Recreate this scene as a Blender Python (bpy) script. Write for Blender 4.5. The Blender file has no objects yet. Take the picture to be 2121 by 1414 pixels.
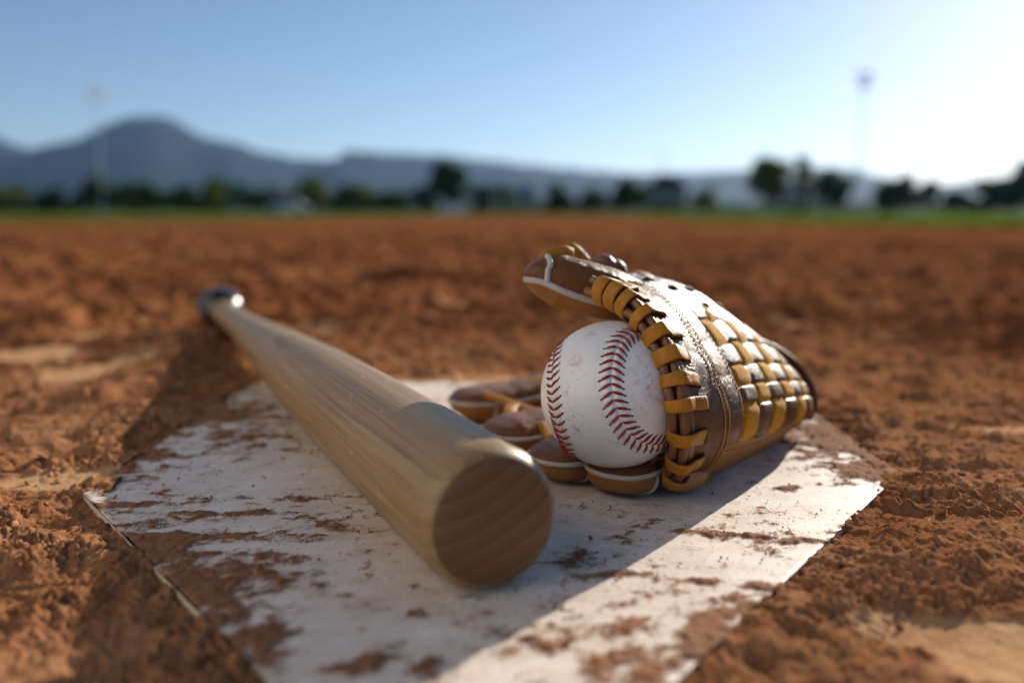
import bpy, bmesh, math, random
import numpy as np
from mathutils import Vector, Matrix, Quaternion

R = math.radians
random.seed(7)
rng = np.random.default_rng(7)
scene = bpy.context.scene
COL = scene.collection

# ------------------------------------------------------------------ camera
CAM_H = 0.142                     # metres above the plate
FPX = 1768.0                      # focal length in pixels of the 2121 px photograph
PITCH = math.atan(267.0 / FPX)    # horizon lies at y = 440
cam_data = bpy.data.cameras.new('camera')
cam = bpy.data.objects.new('camera', cam_data)
COL.objects.link(cam)
cam.location = (0, 0, CAM_H)
cam.rotation_euler = (math.pi / 2 - PITCH, 0, 0)
cam_data.sensor_width = 36.0
cam_data.lens = FPX / 2121.0 * 36.0
cam_data.clip_start = 0.01
cam_data.clip_end = 20000
cam_data.dof.use_dof = True
cam_data.dof.focus_distance = 0.403
cam_data.dof.aperture_fstop = 3.3
scene.camera = cam

# ------------------------------------------------------------------ light
SUN_AZ, SUN_EL = R(36.0), R(21.0)
SUN_DIR = Vector((math.sin(SUN_AZ) * math.cos(SUN_EL), math.cos(SUN_AZ) * math.cos(SUN_EL), math.sin(SUN_EL)))
world = bpy.data.worlds.new('World')
scene.world = world
world.use_nodes = True
wn = world.node_tree.nodes
wl = world.node_tree.links
wn.clear()
wo = wn.new('ShaderNodeOutputWorld')
wb = wn.new('ShaderNodeBackground')
sky = wn.new('ShaderNodeTexSky')
sky.sky_type = 'NISHITA'
sky.sun_disc = False
sky.sun_elevation = SUN_EL
sky.sun_rotation = SUN_AZ
sky.altitude = 0
sky.air_density = 0.8
sky.dust_density = 0.32
sky.ozone_density = 2.4
wb.inputs['Strength'].default_value = 0.064
wl.new(sky.outputs[0], wb.inputs[0])
wl.new(wb.outputs[0], wo.inputs[0])

sun_data = bpy.data.lights.new('sun', 'SUN')
sun_data.energy = 5.0
sun_data.angle = R(0.5)
sun_data.color = (1.0, 0.92, 0.80)
sun = bpy.data.objects.new('sun', sun_data)
COL.objects.link(sun)
sun.rotation_euler = (-SUN_DIR).to_track_quat('-Z', 'Y').to_euler()
sun.location = SUN_DIR * 50

vs = scene.view_settings
vs.view_transform = 'Standard'
vs.look = 'None'
vs.gamma = 1.0
vs.use_curve_mapping = False
vs.exposure = 0.66
cy = scene.cycles
cy.use_denoising = True
cy.max_bounces = 6
cy.diffuse_bounces = 3
cy.glossy_bounces = 3
cy.volume_bounces = 0
cy.sample_clamp_indirect = 6.0
cy.caustics_reflective = False
cy.caustics_refractive = False

# ------------------------------------------------------------------ pixel -> place
CP, SP = math.cos(PITCH), math.sin(PITCH)
def ray(u, v):
    a = (u - 1060.5) / FPX
    b = (707.0 - v) / FPX
    return np.array([a, CP + b * SP, b * CP - SP])
def P(u, v, t):                   # t = distance along the lens axis
    return np.array([0, 0, CAM_H]) + ray(u, v) * t
def G(u, v, z=0.0):               # where the line of sight meets height z
    d = ray(u, v)
    t = (CAM_H - z) / -d[2]
    return np.array([0, 0, CAM_H]) + d * t

# ------------------------------------------------------------------ numpy noise
def _hash(ix, iy, seed):
    h = (ix.astype(np.int64) * 374761393 + iy.astype(np.int64) * 668265263 + seed * 974711) & 0xFFFFFFFF
    h = ((h ^ (h >> 13)) * 1274126177) & 0xFFFFFFFF
    return (h ^ (h >> 16)) & 0xFFFFFFFF
def perlin(x, y, seed=0):
    ix = np.floor(x); iy = np.floor(y)
    fx = x - ix; fy = y - iy
    def g(dx, dy):
        a = _hash(ix + dx, iy + dy, seed) / 4294967296.0 * 2 * np.pi
        return np.cos(a) * (fx - dx) + np.sin(a) * (fy - dy)
    ux = fx * fx * fx * (fx * (fx * 6 - 15) + 10); uy = fy * fy * fy * (fy * (fy * 6 - 15) + 10)
    a = g(0, 0) * (1 - ux) + g(1, 0) * ux
    b = g(0, 1) * (1 - ux) + g(1, 1) * ux
    return (a * (1 - uy) + b * uy) * 1.4
def fbm(x, y, freq, octaves, seed=0, gain=0.5):
    s = 0; amp = 1.0; tot = 0
    for o in range(octaves):
        s = s + amp * perlin(x * freq + 13.7 * o, y * freq - 7.1 * o, seed + o * 17)
        tot += amp; amp *= gain; freq *= 2.03
    return s / tot
def cells(x, y, freq, seed=0):    # rounded lumps: 1 at a feature point, 0 away from it
    px, py = x * freq, y * freq
    ix = np.floor(px); iy = np.floor(py)
    best = np.full(px.shape, 9.0)
    for dx in (-1, 0, 1):
        for dy in (-1, 0, 1):
            cx = ix + dx; cyy = iy + dy
            hx = _hash(cx, cyy, seed) / 4294967296.0
            hy = _hash(cx, cyy, seed + 5) / 4294967296.0
            hr = 0.35 + 0.65 * _hash(cx, cyy, seed + 9) / 4294967296.0
            d = ((cx + hx - px) ** 2 + (cyy + hy - py) ** 2) / (hr * hr)
            best = np.minimum(best, d)
    return np.sqrt(np.clip(1 - best, 0, 1))
def sstep(a, b, x):
    t = np.clip((x - a) / (b - a), 0, 1)
    return t * t * (3 - 2 * t)

# ------------------------------------------------------------------ mesh helpers
def link(name, me, mat=None, parent=None, smooth=True):
    o = bpy.data.objects.new(name, me)
    COL.objects.link(o)
    if mat is not None and len(me.materials) == 0:
        me.materials.append(mat)
    if smooth and len(me.polygons):
        me.polygons.foreach_set('use_smooth', np.ones(len(me.polygons), dtype=bool))
    if parent is not None:
        o.parent = parent
    return o
def np_mesh(name, verts, faces):
    """verts (n,3), faces (m,k) with k = 3 or 4"""
    verts = np.asarray(verts, dtype=np.float32); faces = np.asarray(faces, dtype=np.int32)
    me = bpy.data.meshes.new(name)
    k = faces.shape[1]
    me.vertices.add(len(verts)); me.vertices.foreach_set('co', verts.ravel())
    me.loops.add(faces.size); me.loops.foreach_set('vertex_index', faces.ravel())
    me.polygons.add(len(faces))
    me.polygons.foreach_set('loop_start', np.arange(0, faces.size, k, dtype=np.int32))
    me.polygons.foreach_set('loop_total', np.full(len(faces), k, dtype=np.int32))
    me.update(calc_edges=True)
    me.validate()
    return me
def attr(me, name, values):
    a = me.attributes.new(name, 'FLOAT', 'POINT')
    a.data.foreach_set('value', np.asarray(values, dtype=np.float32).ravel())
def grid_faces(nu, nv, wrap_v=False):
    i = np.arange(nu - 1)[:, None]; j = np.arange(nv if wrap_v else nv - 1)[None, :]
    j2 = (j + 1) % nv
    return np.stack([i * nv + j, (i + 1) * nv + j, (i + 1) * nv + j2, i * nv + j2], -1).reshape(-1, 4)
def tag(o, label=None, cat=None, group=None, kind=None):
    if label: o['label'] = label
    if cat: o['category'] = cat
    if group: o['group'] = group
    if kind: o['kind'] = kind
    return o
def empty(name, loc=(0, 0, 0)):
    o = bpy.data.objects.new(name, None)
    COL.objects.link(o); o.location = loc; o.empty_display_size = 0.02
    return o
def spline(pts, n):               # Catmull-Rom through the points
    pts = np.asarray(pts, float)
    q = np.vstack([2 * pts[0] - pts[1], pts, 2 * pts[-1] - pts[-2]])
    x = np.linspace(0, len(pts) - 1 - 1e-9, n); i = x.astype(int); f = (x - i)[:, None]
    a, b, c, d = q[i], q[i + 1], q[i + 2], q[i + 3]
    return 0.5 * (2 * b + (c - a) * f + (2 * a - 5 * b + 4 * c - d) * f ** 2 + (3 * b - a - 3 * c + d) * f ** 3)
def unit(v):
    v = np.asarray(v, float)
    return v / np.maximum(np.linalg.norm(v, axis=-1, keepdims=True), 1e-12)
def tube_mesh(name, pts, rad, sides=10, n=None, caps=True, closed=False):
    c = spline(pts, n) if n else np.asarray(pts, float)
    rad = np.broadcast_to(np.asarray(rad, float), (len(c),)) if np.ndim(rad) else np.full(len(c), rad)
    T = unit(np.gradient(c, axis=0))
    ref = np.array([0, 0, 1.0]) if abs(T[0][2]) < 0.9 else np.array([1.0, 0, 0])
    U = [unit(np.cross(T[0], ref))]
    for k in range(1, len(c)):
        u = U[-1] - T[k] * np.dot(U[-1], T[k]); U.append(unit(u))
    U = np.array(U); W = np.cross(T, U)
    a = np.linspace(0, 2 * np.pi, sides, endpoint=False)
    v = c[:, None] + rad[:, None, None] * (np.cos(a)[None, :, None] * U[:, None] + np.sin(a)[None, :, None] * W[:, None])
    v = v.reshape(-1, 3)
    f = grid_faces(len(c), sides, True)
    if caps:
        v = np.vstack([v, c[0] - T[0] * rad[0] * 0.5, c[-1] + T[-1] * rad[-1] * 0.5])
        n0 = len(v) - 2
        fl = []
        for j in range(sides):
            j2 = (j + 1) % sides
            fl.append([n0, j2, j, j]); b = (len(c) - 1) * sides
            fl.append([n0 + 1, b + j, b + j2, b + j2])
        me = bpy.data.meshes.new(name)
        me.from_pydata(v.tolist(), [], f.tolist() + [x[:3] for x in fl])
        me.update()
        return me
    return np_mesh(name, v, f)
def ribbon_mesh(name, c, side, nrm, width, thick, edge=None):
    """flat strap: centre line c, unit vectors across (side) and out (nrm)"""
    c = np.asarray(c, float); side = np.broadcast_to(np.asarray(side, float), c.shape); nrm = np.broadcast_to(np.asarray(nrm, float), c.shape)
    w = np.broadcast_to(np.asarray(width, float), (len(c),)) if np.ndim(width) else np.full(len(c), width)
    e = 0.22
    prof = [(-.5, -.5 + e), (-.5, .5 - e), (-.5 + .07, .5), (-.2, .56), (.2, .56), (.5 - .07, .5), (.5, .5 - e), (.5, -.5 + e), (.5 - .07, -.5), (-.5 + .07, -.5)]
    v = []
    for a, b in prof:
        v.append(c + side * (a * w)[:, None] + nrm * (b * thick))
    v = np.stack(v, 1).reshape(-1, 3)
    k = len(prof)
    f = grid_faces(len(c), k, True).tolist()
    f.append(list(range(k))[::-1]); b0 = (len(c) - 1) * k
    f.append([b0 + i for i in range(k)])
    me = bpy.data.meshes.new(name)
    me.from_pydata(v.tolist(), [], f)
    me.update()
    bm = bmesh.new(); bm.from_mesh(me); bmesh.ops.recalc_face_normals(bm, faces=bm.faces[:]); bm.to_mesh(me); bm.free()
    if edge is not None:
        me.materials.append(edge[0]); me.materials.append(edge[1])
        mi = np.array([1 if (i_ >= (len(c) - 1) * k or i_ % k in (0, 6, 7, 8, 9)) else 0 for i_ in range(len(me.polygons))], dtype=np.int32)
        me.polygons.foreach_set('material_index', mi)
    return me
def box_bm(bm, x0, x1, y0, y1, z0, z1):
    vs_ = [bm.verts.new((x, y, z)) for x in (x0, x1) for y in (y0, y1) for z in (z0, z1)]
    for f in ((0, 1, 3, 2), (4, 6, 7, 5), (0, 4, 5, 1), (2, 3, 7, 6), (0, 2, 6, 4), (1, 5, 7, 3)):
        bm.faces.new([vs_[i] for i in f])
def bm_obj(name, bm, mat, parent=None, smooth=False, bevel=0):
    bmesh.ops.recalc_face_normals(bm, faces=bm.faces[:])
    if bevel:
        bmesh.ops.bevel(bm, geom=bm.edges[:], offset=bevel, segments=2, affect='EDGES', profile=0.7)
    me = bpy.data.meshes.new(name); bm.to_mesh(me); bm.free()
    return link(name, me, mat, parent, smooth)

# ------------------------------------------------------------------ materials
def new_mat(name):
    m = bpy.data.materials.new(name); m.use_nodes = True
    nt = m.node_tree
    return m, nt, nt.nodes['Principled BSDF']
def N(nt, kind, **kw):
    n = nt.nodes.new(kind)
    for k, v in kw.items():
        if k in n.inputs: n.inputs[k].default_value = v
        else: setattr(n, k, v)
    return n
def noise(nt, vec, scale, detail=4, rough=0.55, dist=0.0):
    n = N(nt, 'ShaderNodeTexNoise', Scale=scale, Detail=detail, Roughness=rough, Distortion=dist)
    if vec is not None: nt.links.new(vec, n.inputs['Vector'])
    return n.outputs['Fac']
def ramp(nt, fac, stops):
    r = nt.nodes.new('ShaderNodeValToRGB')
    el = r.color_ramp.elements
    while len(el) < len(stops): el.new(0.5)
    for e, (p, c) in zip(el, stops):
        e.position = p; e.color = (c[0], c[1], c[2], 1) if len(c) == 3 else c
    nt.links.new(fac, r.inputs[0])
    return r.outputs[0]
def mixc(nt, fac, a, b, blend='MIX'):
    m = nt.nodes.new('ShaderNodeMix'); m.data_type = 'RGBA'; m.blend_type = blend
    for sock, val in ((m.inputs[0], fac), (m.inputs[6], a), (m.inputs[7], b)):
        if hasattr(val, 'is_linked'): nt.links.new(val, sock)
        elif isinstance(val, (int, float)): sock.default_value = val
        else: sock.default_value = (val[0], val[1], val[2], 1)
    return m.outputs[2]
def math_(nt, op, a, b=None, clamp=False):
    m = nt.nodes.new('ShaderNodeMath'); m.operation = op; m.use_clamp = clamp
    for i, val in enumerate((a, b)):
        if val is None: continue
        if hasattr(val, 'is_linked'): nt.links.new(val, m.inputs[i])
        else: m.inputs[i].default_value = val
    return m.outputs[0]
def bump(nt, height, strength, distance, bsdf, normal=None):
    b = N(nt, 'ShaderNodeBump', Strength=strength, Distance=distance)
    nt.links.new(height, b.inputs['Height'])
    if normal is not None: nt.links.new(normal, b.inputs['Normal'])
    nt.links.new(b.outputs[0], bsdf.inputs['Normal'])
    return b.outputs[0]
def coords(nt, which='Object'):
    return nt.nodes.new('ShaderNodeTexCoord').outputs[which]
def mapping(nt, vec, scale=(1, 1, 1), rot=(0, 0, 0), loc=(0, 0, 0)):
    m = nt.nodes.new('ShaderNodeMapping')
    m.inputs['Scale'].default_value = scale; m.inputs['Rotation'].default_value = rot; m.inputs['Location'].default_value = loc
    nt.links.new(vec, m.inputs['Vector'])
    return m.outputs[0]
def attribute(nt, name):
    return N(nt, 'ShaderNodeAttribute', attribute_name=name).outputs['Fac']

def leather(name, c1, c2, rough=0.4, coat=0.0, grain=900, bump_d=0.0004, spec=0.5, dust=0.1, fuzz=0.0):
    m, nt, b = new_mat(name)
    v = coords(nt)
    n1 = noise(nt, v, 60, 5, 0.6)
    n2 = noise(nt, v, grain, 3, 0.6)
    col = ramp(nt, n1, [(0.3, c1), (0.7, c2)])
    d = ramp(nt, noise(nt, mapping(nt, v, (1, 1, 1), loc=(3, 1, 2)), 130, 6, 0.7), [(0.55, (0, 0, 0)), (0.75, (1, 1, 1))])
    col = mixc(nt, math_(nt, 'MULTIPLY', d, dust), col, (0.36, 0.2, 0.11))
    nt.links.new(col, b.inputs['Base Color'])
    rr = math_(nt, 'ADD', math_(nt, 'MULTIPLY', noise(nt, v, 220, 4, 0.6), 0.22), rough - 0.11)
    nt.links.new(rr, b.inputs['Roughness'])
    b.inputs['Specular IOR Level'].default_value = spec
    b.inputs['Coat Weight'].default_value = coat; b.inputs['Coat Roughness'].default_value = 0.3
    h = math_(nt, 'ADD', math_(nt, 'MULTIPLY', n2, 0.6), math_(nt, 'ADD', math_(nt, 'MULTIPLY', noise(nt, v, 170, 4, 0.6, 0.5), 1.0), math_(nt, 'MULTIPLY', ramp(nt, noise(nt, v, 75, 5, 0.6, 1.8), [(0.44, (1, 1, 1)), (0.5, (0, 0, 0)), (0.56, (1, 1, 1))]), 0.7)))
    bump(nt, h, 0.55, bump_d, b)
    if fuzz:
        b.inputs['Sheen Weight'].default_value = fuzz; b.inputs['Sheen Roughness'].default_value = 0.5
    return m
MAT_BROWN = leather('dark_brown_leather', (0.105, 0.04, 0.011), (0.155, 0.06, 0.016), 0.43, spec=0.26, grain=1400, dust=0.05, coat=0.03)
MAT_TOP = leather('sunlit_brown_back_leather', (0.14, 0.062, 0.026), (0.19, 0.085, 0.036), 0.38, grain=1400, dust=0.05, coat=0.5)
MAT_TAN = leather('tan_leather', (0.27, 0.115, 0.034), (0.36, 0.155, 0.04), 0.5, spec=0.3, dust=0.1)
MAT_PAD = leather('brown_pad_leather', (0.12, 0.044, 0.013), (0.2, 0.074, 0.02), 0.42, spec=0.28, dust=0.1)
MAT_MUSTARD = leather('mustard_leather_strap', (0.34, 0.135, 0.006), (0.46, 0.19, 0.008), 0.52, spec=0.3, grain=1800, bump_d=0.0004, dust=0.05)
MAT_SUEDE = leather('mustard_suede', (0.5, 0.21, 0.004), (0.68, 0.31, 0.007), 0.85, grain=2600, bump_d=0.0006, spec=0.15, dust=0.05, fuzz=0.1)
MAT_RAW = leather('raw_strap_edge', (0.16, 0.055, 0.03), (0.26, 0.1, 0.055), 0.9, grain=2600, bump_d=0.0008, spec=0.1, dust=0.0)
MAT_CORD = leather('brown_lace_cord', (0.16, 0.06, 0.022), (0.22, 0.085, 0.03), 0.42, dust=0.05)
MAT_PIPING = leather('off_white_piping', (0.44, 0.41, 0.35), (0.6, 0.56, 0.49), 0.7, dust=0.3)
MAT_HOLE = leather('dark_eyelet', (0.02, 0.01, 0.006), (0.03, 0.015, 0.008), 0.6, dust=0.0)
MAT_THREAD = leather('mustard_thread', (0.52, 0.24, 0.03), (0.62, 0.3, 0.04), 0.6, dust=0.0)

def ball_material():
    m, nt, b = new_mat('white_ball_leather')
    v = coords(nt)
    base = ramp(nt, noise(nt, v, 40, 4), [(0.3, (0.76, 0.75, 0.73)), (0.7, (0.83, 0.825, 0.81))])
    big = ramp(nt, noise(nt, v, 30, 4, 0.6), [(0.47, (0, 0, 0)), (0.66, (1, 1, 1))])
    fine = ramp(nt, noise(nt, v, 420, 5, 0.75), [(0.52, (0, 0, 0)), (0.66, (1, 1, 1))])
    col = mixc(nt, math_(nt, 'MULTIPLY', math_(nt, 'MULTIPLY', big, fine), 0.8), base, (0.36, 0.19, 0.11))
    soft = ramp(nt, noise(nt, mapping(nt, v, loc=(2, 5, 1)), 26, 3, 0.6), [(0.52, (0, 0, 0)), (0.8, (1, 1, 1))])
    col = mixc(nt, math_(nt, 'MULTIPLY', math_(nt, 'MULTIPLY', soft, ramp(nt, noise(nt, v, 160, 5, .7), [(0.3, (0.2, 0.2, 0.2)), (0.65, (1, 1, 1))])), 0.8), col, (0.55, 0.38, 0.27))
    specks = ramp(nt, noise(nt, mapping(nt, v, loc=(7, 1, 4)), 240, 3, 0.6), [(0.69, (0, 0, 0)), (0.73, (1, 1, 1))])
    sp_zone = ramp(nt, noise(nt, mapping(nt, v, loc=(1, 8, 3)), 45, 2), [(0.5, (0, 0, 0)), (0.6, (1, 1, 1))])
    col = mixc(nt, math_(nt, 'MULTIPLY', math_(nt, 'MULTIPLY', specks, sp_zone), 0.8), col, (0.24, 0.1, 0.05))
    rb = 152 / FPX * 0.433
    smn = ramp(nt, noise(nt, v, 330, 6, 0.75), [(0.46, (0, 0, 0)), (0.64, (1, 1, 1))])
    for (u_, v_, rad_, k_) in ((1182, 748, .0062, .9), (1338, 803, .009, .75), (1345, 735, .008, .8), (1188, 878, .0045, .95), (1215, 692, .005, .7), (1165, 800, .004, .7), (1262, 900, .008, .35), (1300, 700, .006, .5)):
        a_, b_ = (u_ - 1272) / 152, -(v_ - 816) / 152; c_ = math.sqrt(max(0, 1 - a_ * a_ - b_ * b_))
        loc = np.array([a_, SP * b_ - CP * c_, CP * b_ + SP * c_]) * rb
        ds = nt.nodes.new('ShaderNodeVectorMath'); ds.operation = 'DISTANCE'; nt.links.new(v, ds.inputs[0]); ds.inputs[1].default_value = loc.tolist()
        fall = ramp(nt, math_(nt, 'DIVIDE', ds.outputs['Value'], rad_), [(0.15, (1, 1, 1)), (1.0, (0, 0, 0))])
        col = mixc(nt, math_(nt, 'MULTIPLY', math_(nt, 'MULTIPLY', fall, smn), k_), col, (0.34, 0.17, 0.095))
    nt.links.new(col, b.inputs['Base Color'])
    b.inputs['Roughness'].default_value = 0.33
    b.inputs['Specular IOR Level'].default_value = 0.45
    vo = N(nt, 'ShaderNodeTexVoronoi', Scale=1150.0); nt.links.new(v, vo.inputs['Vector'])
    h = math_(nt, 'ADD', math_(nt, 'MULTIPLY', vo.outputs['Distance'], 0.5), noise(nt, v, 500, 3))
    bump(nt, h, 0.4, 0.00016, b)
    return m
MAT_BALL = ball_material()
MAT_RED = leather('red_waxed_thread', (0.21, 0.012, 0.009), (0.31, 0.022, 0.016), 0.6, grain=3000, bump_d=0.0003, dust=0.45)

def wood_material(end=False):
    m, nt, b = new_mat('bare_end_grain' if end else 'varnished_bat_wood')
    v = coords(nt)                                     # local X runs along the bat
    wob = noise(nt, mapping(nt, v, (3, 14, 14)), 1.0, 3)
    sep = nt.nodes.new('ShaderNodeSeparateXYZ'); nt.links.new(v, sep.inputs[0])
    # growth rings around a pith far off the bat's axis
    dy = math_(nt, 'ADD', sep.outputs[1], -0.035)
    dz = math_(nt, 'ADD', sep.outputs[2], -0.085)
    rr = math_(nt, 'SQRT', math_(nt, 'ADD', math_(nt, 'MULTIPLY', dy, dy), math_(nt, 'MULTIPLY', dz, dz)))
    rr = math_(nt, 'ADD', rr, math_(nt, 'MULTIPLY', wob, 0.009))
    ph = math_(nt, 'FRACT', math_(nt, 'MULTIPLY', rr, 135.0))
    ring = ramp(nt, ph, [(0.0, (0.42, 0.25, 0.11)), (0.5, (0.37, 0.215, 0.09)), (0.8, (0.33, 0.185, 0.075)), (0.9, (0.5, 0.3, 0.135)), (1.0, (0.42, 0.25, 0.11))] if end else [(0.0, (0.36, 0.228, 0.096)), (0.55, (0.34, 0.21, 0.086)), (0.86, (0.295, 0.175, 0.068)), (0.93, (0.385, 0.245, 0.105)), (1.0, (0.36, 0.228, 0.096))])
    fib = noise(nt, mapping(nt, v, (9, 520, 520)), 1.0, 6, 0.7)
    col = mixc(nt, 0.75, ring, ramp(nt, fib, [(0.3, (0.42, 0.38, 0.34)), (0.62, (1, 1, 1))]), 'MULTIPLY')
    blot = noise(nt, mapping(nt, v, (7, 22, 22)), 1.0, 4)
    col = mixc(nt, math_(nt, 'MULTIPLY', ramp(nt, blot, [(0.45, (0, 0, 0)), (0.75, (1, 1, 1))]), 0.2), col, (0.24, 0.14, 0.06))
    pale = noise(nt, mapping(nt, v, (9, 18, 18), loc=(4, 2, 1)), 1.0, 3)
    col = mixc(nt, math_(nt, 'MULTIPLY', ramp(nt, pale, [(0.5, (0, 0, 0)), (0.75, (1, 1, 1))]), 0.15), col, (0.5, 0.36, 0.2))
    # a dark glue/grain line and pale scuffs
    line = ramp(nt, math_(nt, 'ABSOLUTE', math_(nt, 'ADD', math_(nt, 'ADD', sep.outputs[1], math_(nt, 'MULTIPLY', wob, 0.02)), -0.004)), [(0.0, (1, 1, 1)), (0.0009, (0, 0, 0))])
    col = mixc(nt, math_(nt, 'MULTIPLY', line, 0.5), col, (0.09, 0.045, 0.02))
    sc = ramp(nt, noise(nt, mapping(nt, v, (60, 160, 160)), 1.0, 4, 0.7), [(0.63, (0, 0, 0)), (0.72, (1, 1, 1))])
    col = mixc(nt, math_(nt, 'MULTIPLY', sc, 0.4), col, (0.62, 0.5, 0.36))
    if end: col = mixc(nt, 1.0, mixc(nt, 0.6, ring, ramp(nt, noise(nt, mapping(nt, v, (1, 700, 700)), 1.0, 4, .7), [(0.35, (0.6, 0.58, 0.55)), (0.6, (1, 1, 1))]), 'MULTIPLY'), (0.46, 0.38, 0.31), 'MULTIPLY')
    nt.links.new(col, b.inputs['Base Color'])
    nt.links.new(math_(nt, 'ADD', math_(nt, 'MULTIPLY', noise(nt, mapping(nt, v, (20, 120, 120)), 1.0, 4), 0.3), 0.3), b.inputs['Roughness'])
    b.inputs['Specular IOR Level'].default_value = 0.45
    b.inputs['Coat Weight'].default_value = 0.05; b.inputs['Coat Roughness'].default_value = 0.25
    bump(nt, math_(nt, 'ADD', fib, math_(nt, 'MULTIPLY', noise(nt, v, 900, 2), 0.4)), 0.35, 0.0003, b)
    return m
MAT_WOOD = wood_material()
MAT_END = wood_material(True)
def knob_material():
    m, nt, b = new_mat('dark_glossy_knob')
    v = coords(nt)
    nt.links.new(ramp(nt, noise(nt, v, 60, 4), [(0.3, (0.008, 0.008, 0.009)), (0.7, (0.016, 0.015, 0.015))]), b.inputs['Base Color'])
    b.inputs['Roughness'].default_value = 0.22
    return m
MAT_KNOB = knob_material()

def flat_mat(name, c1, c2, scale=3.0, rough=0.8, spec=0.2, metallic=0.0):
    m, nt, b = new_mat(name)
    nt.links.new(ramp(nt, noise(nt, coords(nt), scale, 4), [(0.3, c1), (0.7, c2)]), b.inputs['Base Color'])
    b.inputs['Roughness'].default_value = rough; b.inputs['Specular IOR Level'].default_value = spec
    b.inputs['Metallic'].default_value = metallic
    return m
DIRT_A, DIRT_B, DIRT_C = (0.22, 0.078, 0.029), (0.33, 0.13, 0.053), (0.12, 0.04, 0.016)
def dirt_material(name, with_attr=True):
    m, nt, b = new_mat(name)
    v = coords(nt)
    big = noise(nt, v, 5, 5, 0.6)
    mid = noise(nt, v, 60, 5, 0.65)
    fine = noise(nt, v, 700, 4, 0.7)
    col = ramp(nt, big, [(0.3, DIRT_A), (0.7, DIRT_B)])
    col = mixc(nt, ramp(nt, mid, [(0.35, (0.6, 0.6, 0.6)), (0.6, (0, 0, 0))]), col, DIRT_C)
    col = mixc(nt, math_(nt, 'MULTIPLY', ramp(nt, fine, [(0.5, (0, 0, 0)), (0.75, (1, 1, 1))]), 0.65), col, (0.43, 0.225, 0.11))
    mottle = noise(nt, mapping(nt, v, (1.0, 1.6, 1)), 2.2, 6, 0.65, 0.6)
    col = mixc(nt, ramp(nt, mottle, [(0.46, (0, 0, 0)), (0.6, (0.9, 0.9, 0.9))]), col, DIRT_C)  # large random patches mixed toward the darkest clay tone
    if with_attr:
        near_c = ramp(nt, mid, [(0.3, (0.27, 0.122, 0.056)), (0.5, (0.38, 0.19, 0.095)), (0.75, (0.47, 0.255, 0.135))])
        near_c = mixc(nt, math_(nt, 'MULTIPLY', ramp(nt, fine, [(0.35, (1, 1, 1)), (0.6, (0, 0, 0))]), 0.5), near_c, DIRT_A)
        col = mixc(nt, math_(nt, 'MULTIPLY', attribute(nt, 'sun_lift'), 0.85), col, near_c)  # paler dust near the camera, painted to stand in for sunlit crumb tops
        packed = attribute(nt, 'packed')
        pc = ramp(nt, mid, [(0.3, (0.44, 0.23, 0.11)), (0.7, (0.6, 0.37, 0.2))])
        col = mixc(nt, math_(nt, 'MULTIPLY', packed, 0.85), col, pc)
    nt.links.new(col, b.inputs['Base Color'])
    b.inputs['Roughness'].default_value = 0.93
    b.inputs['Specular IOR Level'].default_value = 0.0
    h = math_(nt, 'ADD', math_(nt, 'MULTIPLY', noise(nt, v, 380, 5, 0.7), 1.0), math_(nt, 'MULTIPLY', fine, 0.5))
    bump(nt, h, 0.8, 0.0014, b)
    return m
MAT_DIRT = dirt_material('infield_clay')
MAT_CRUMB = flat_mat('clay_crumbs', (0.24, 0.105, 0.046), (0.42, 0.21, 0.105), 90, .95, 0.0)

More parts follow.
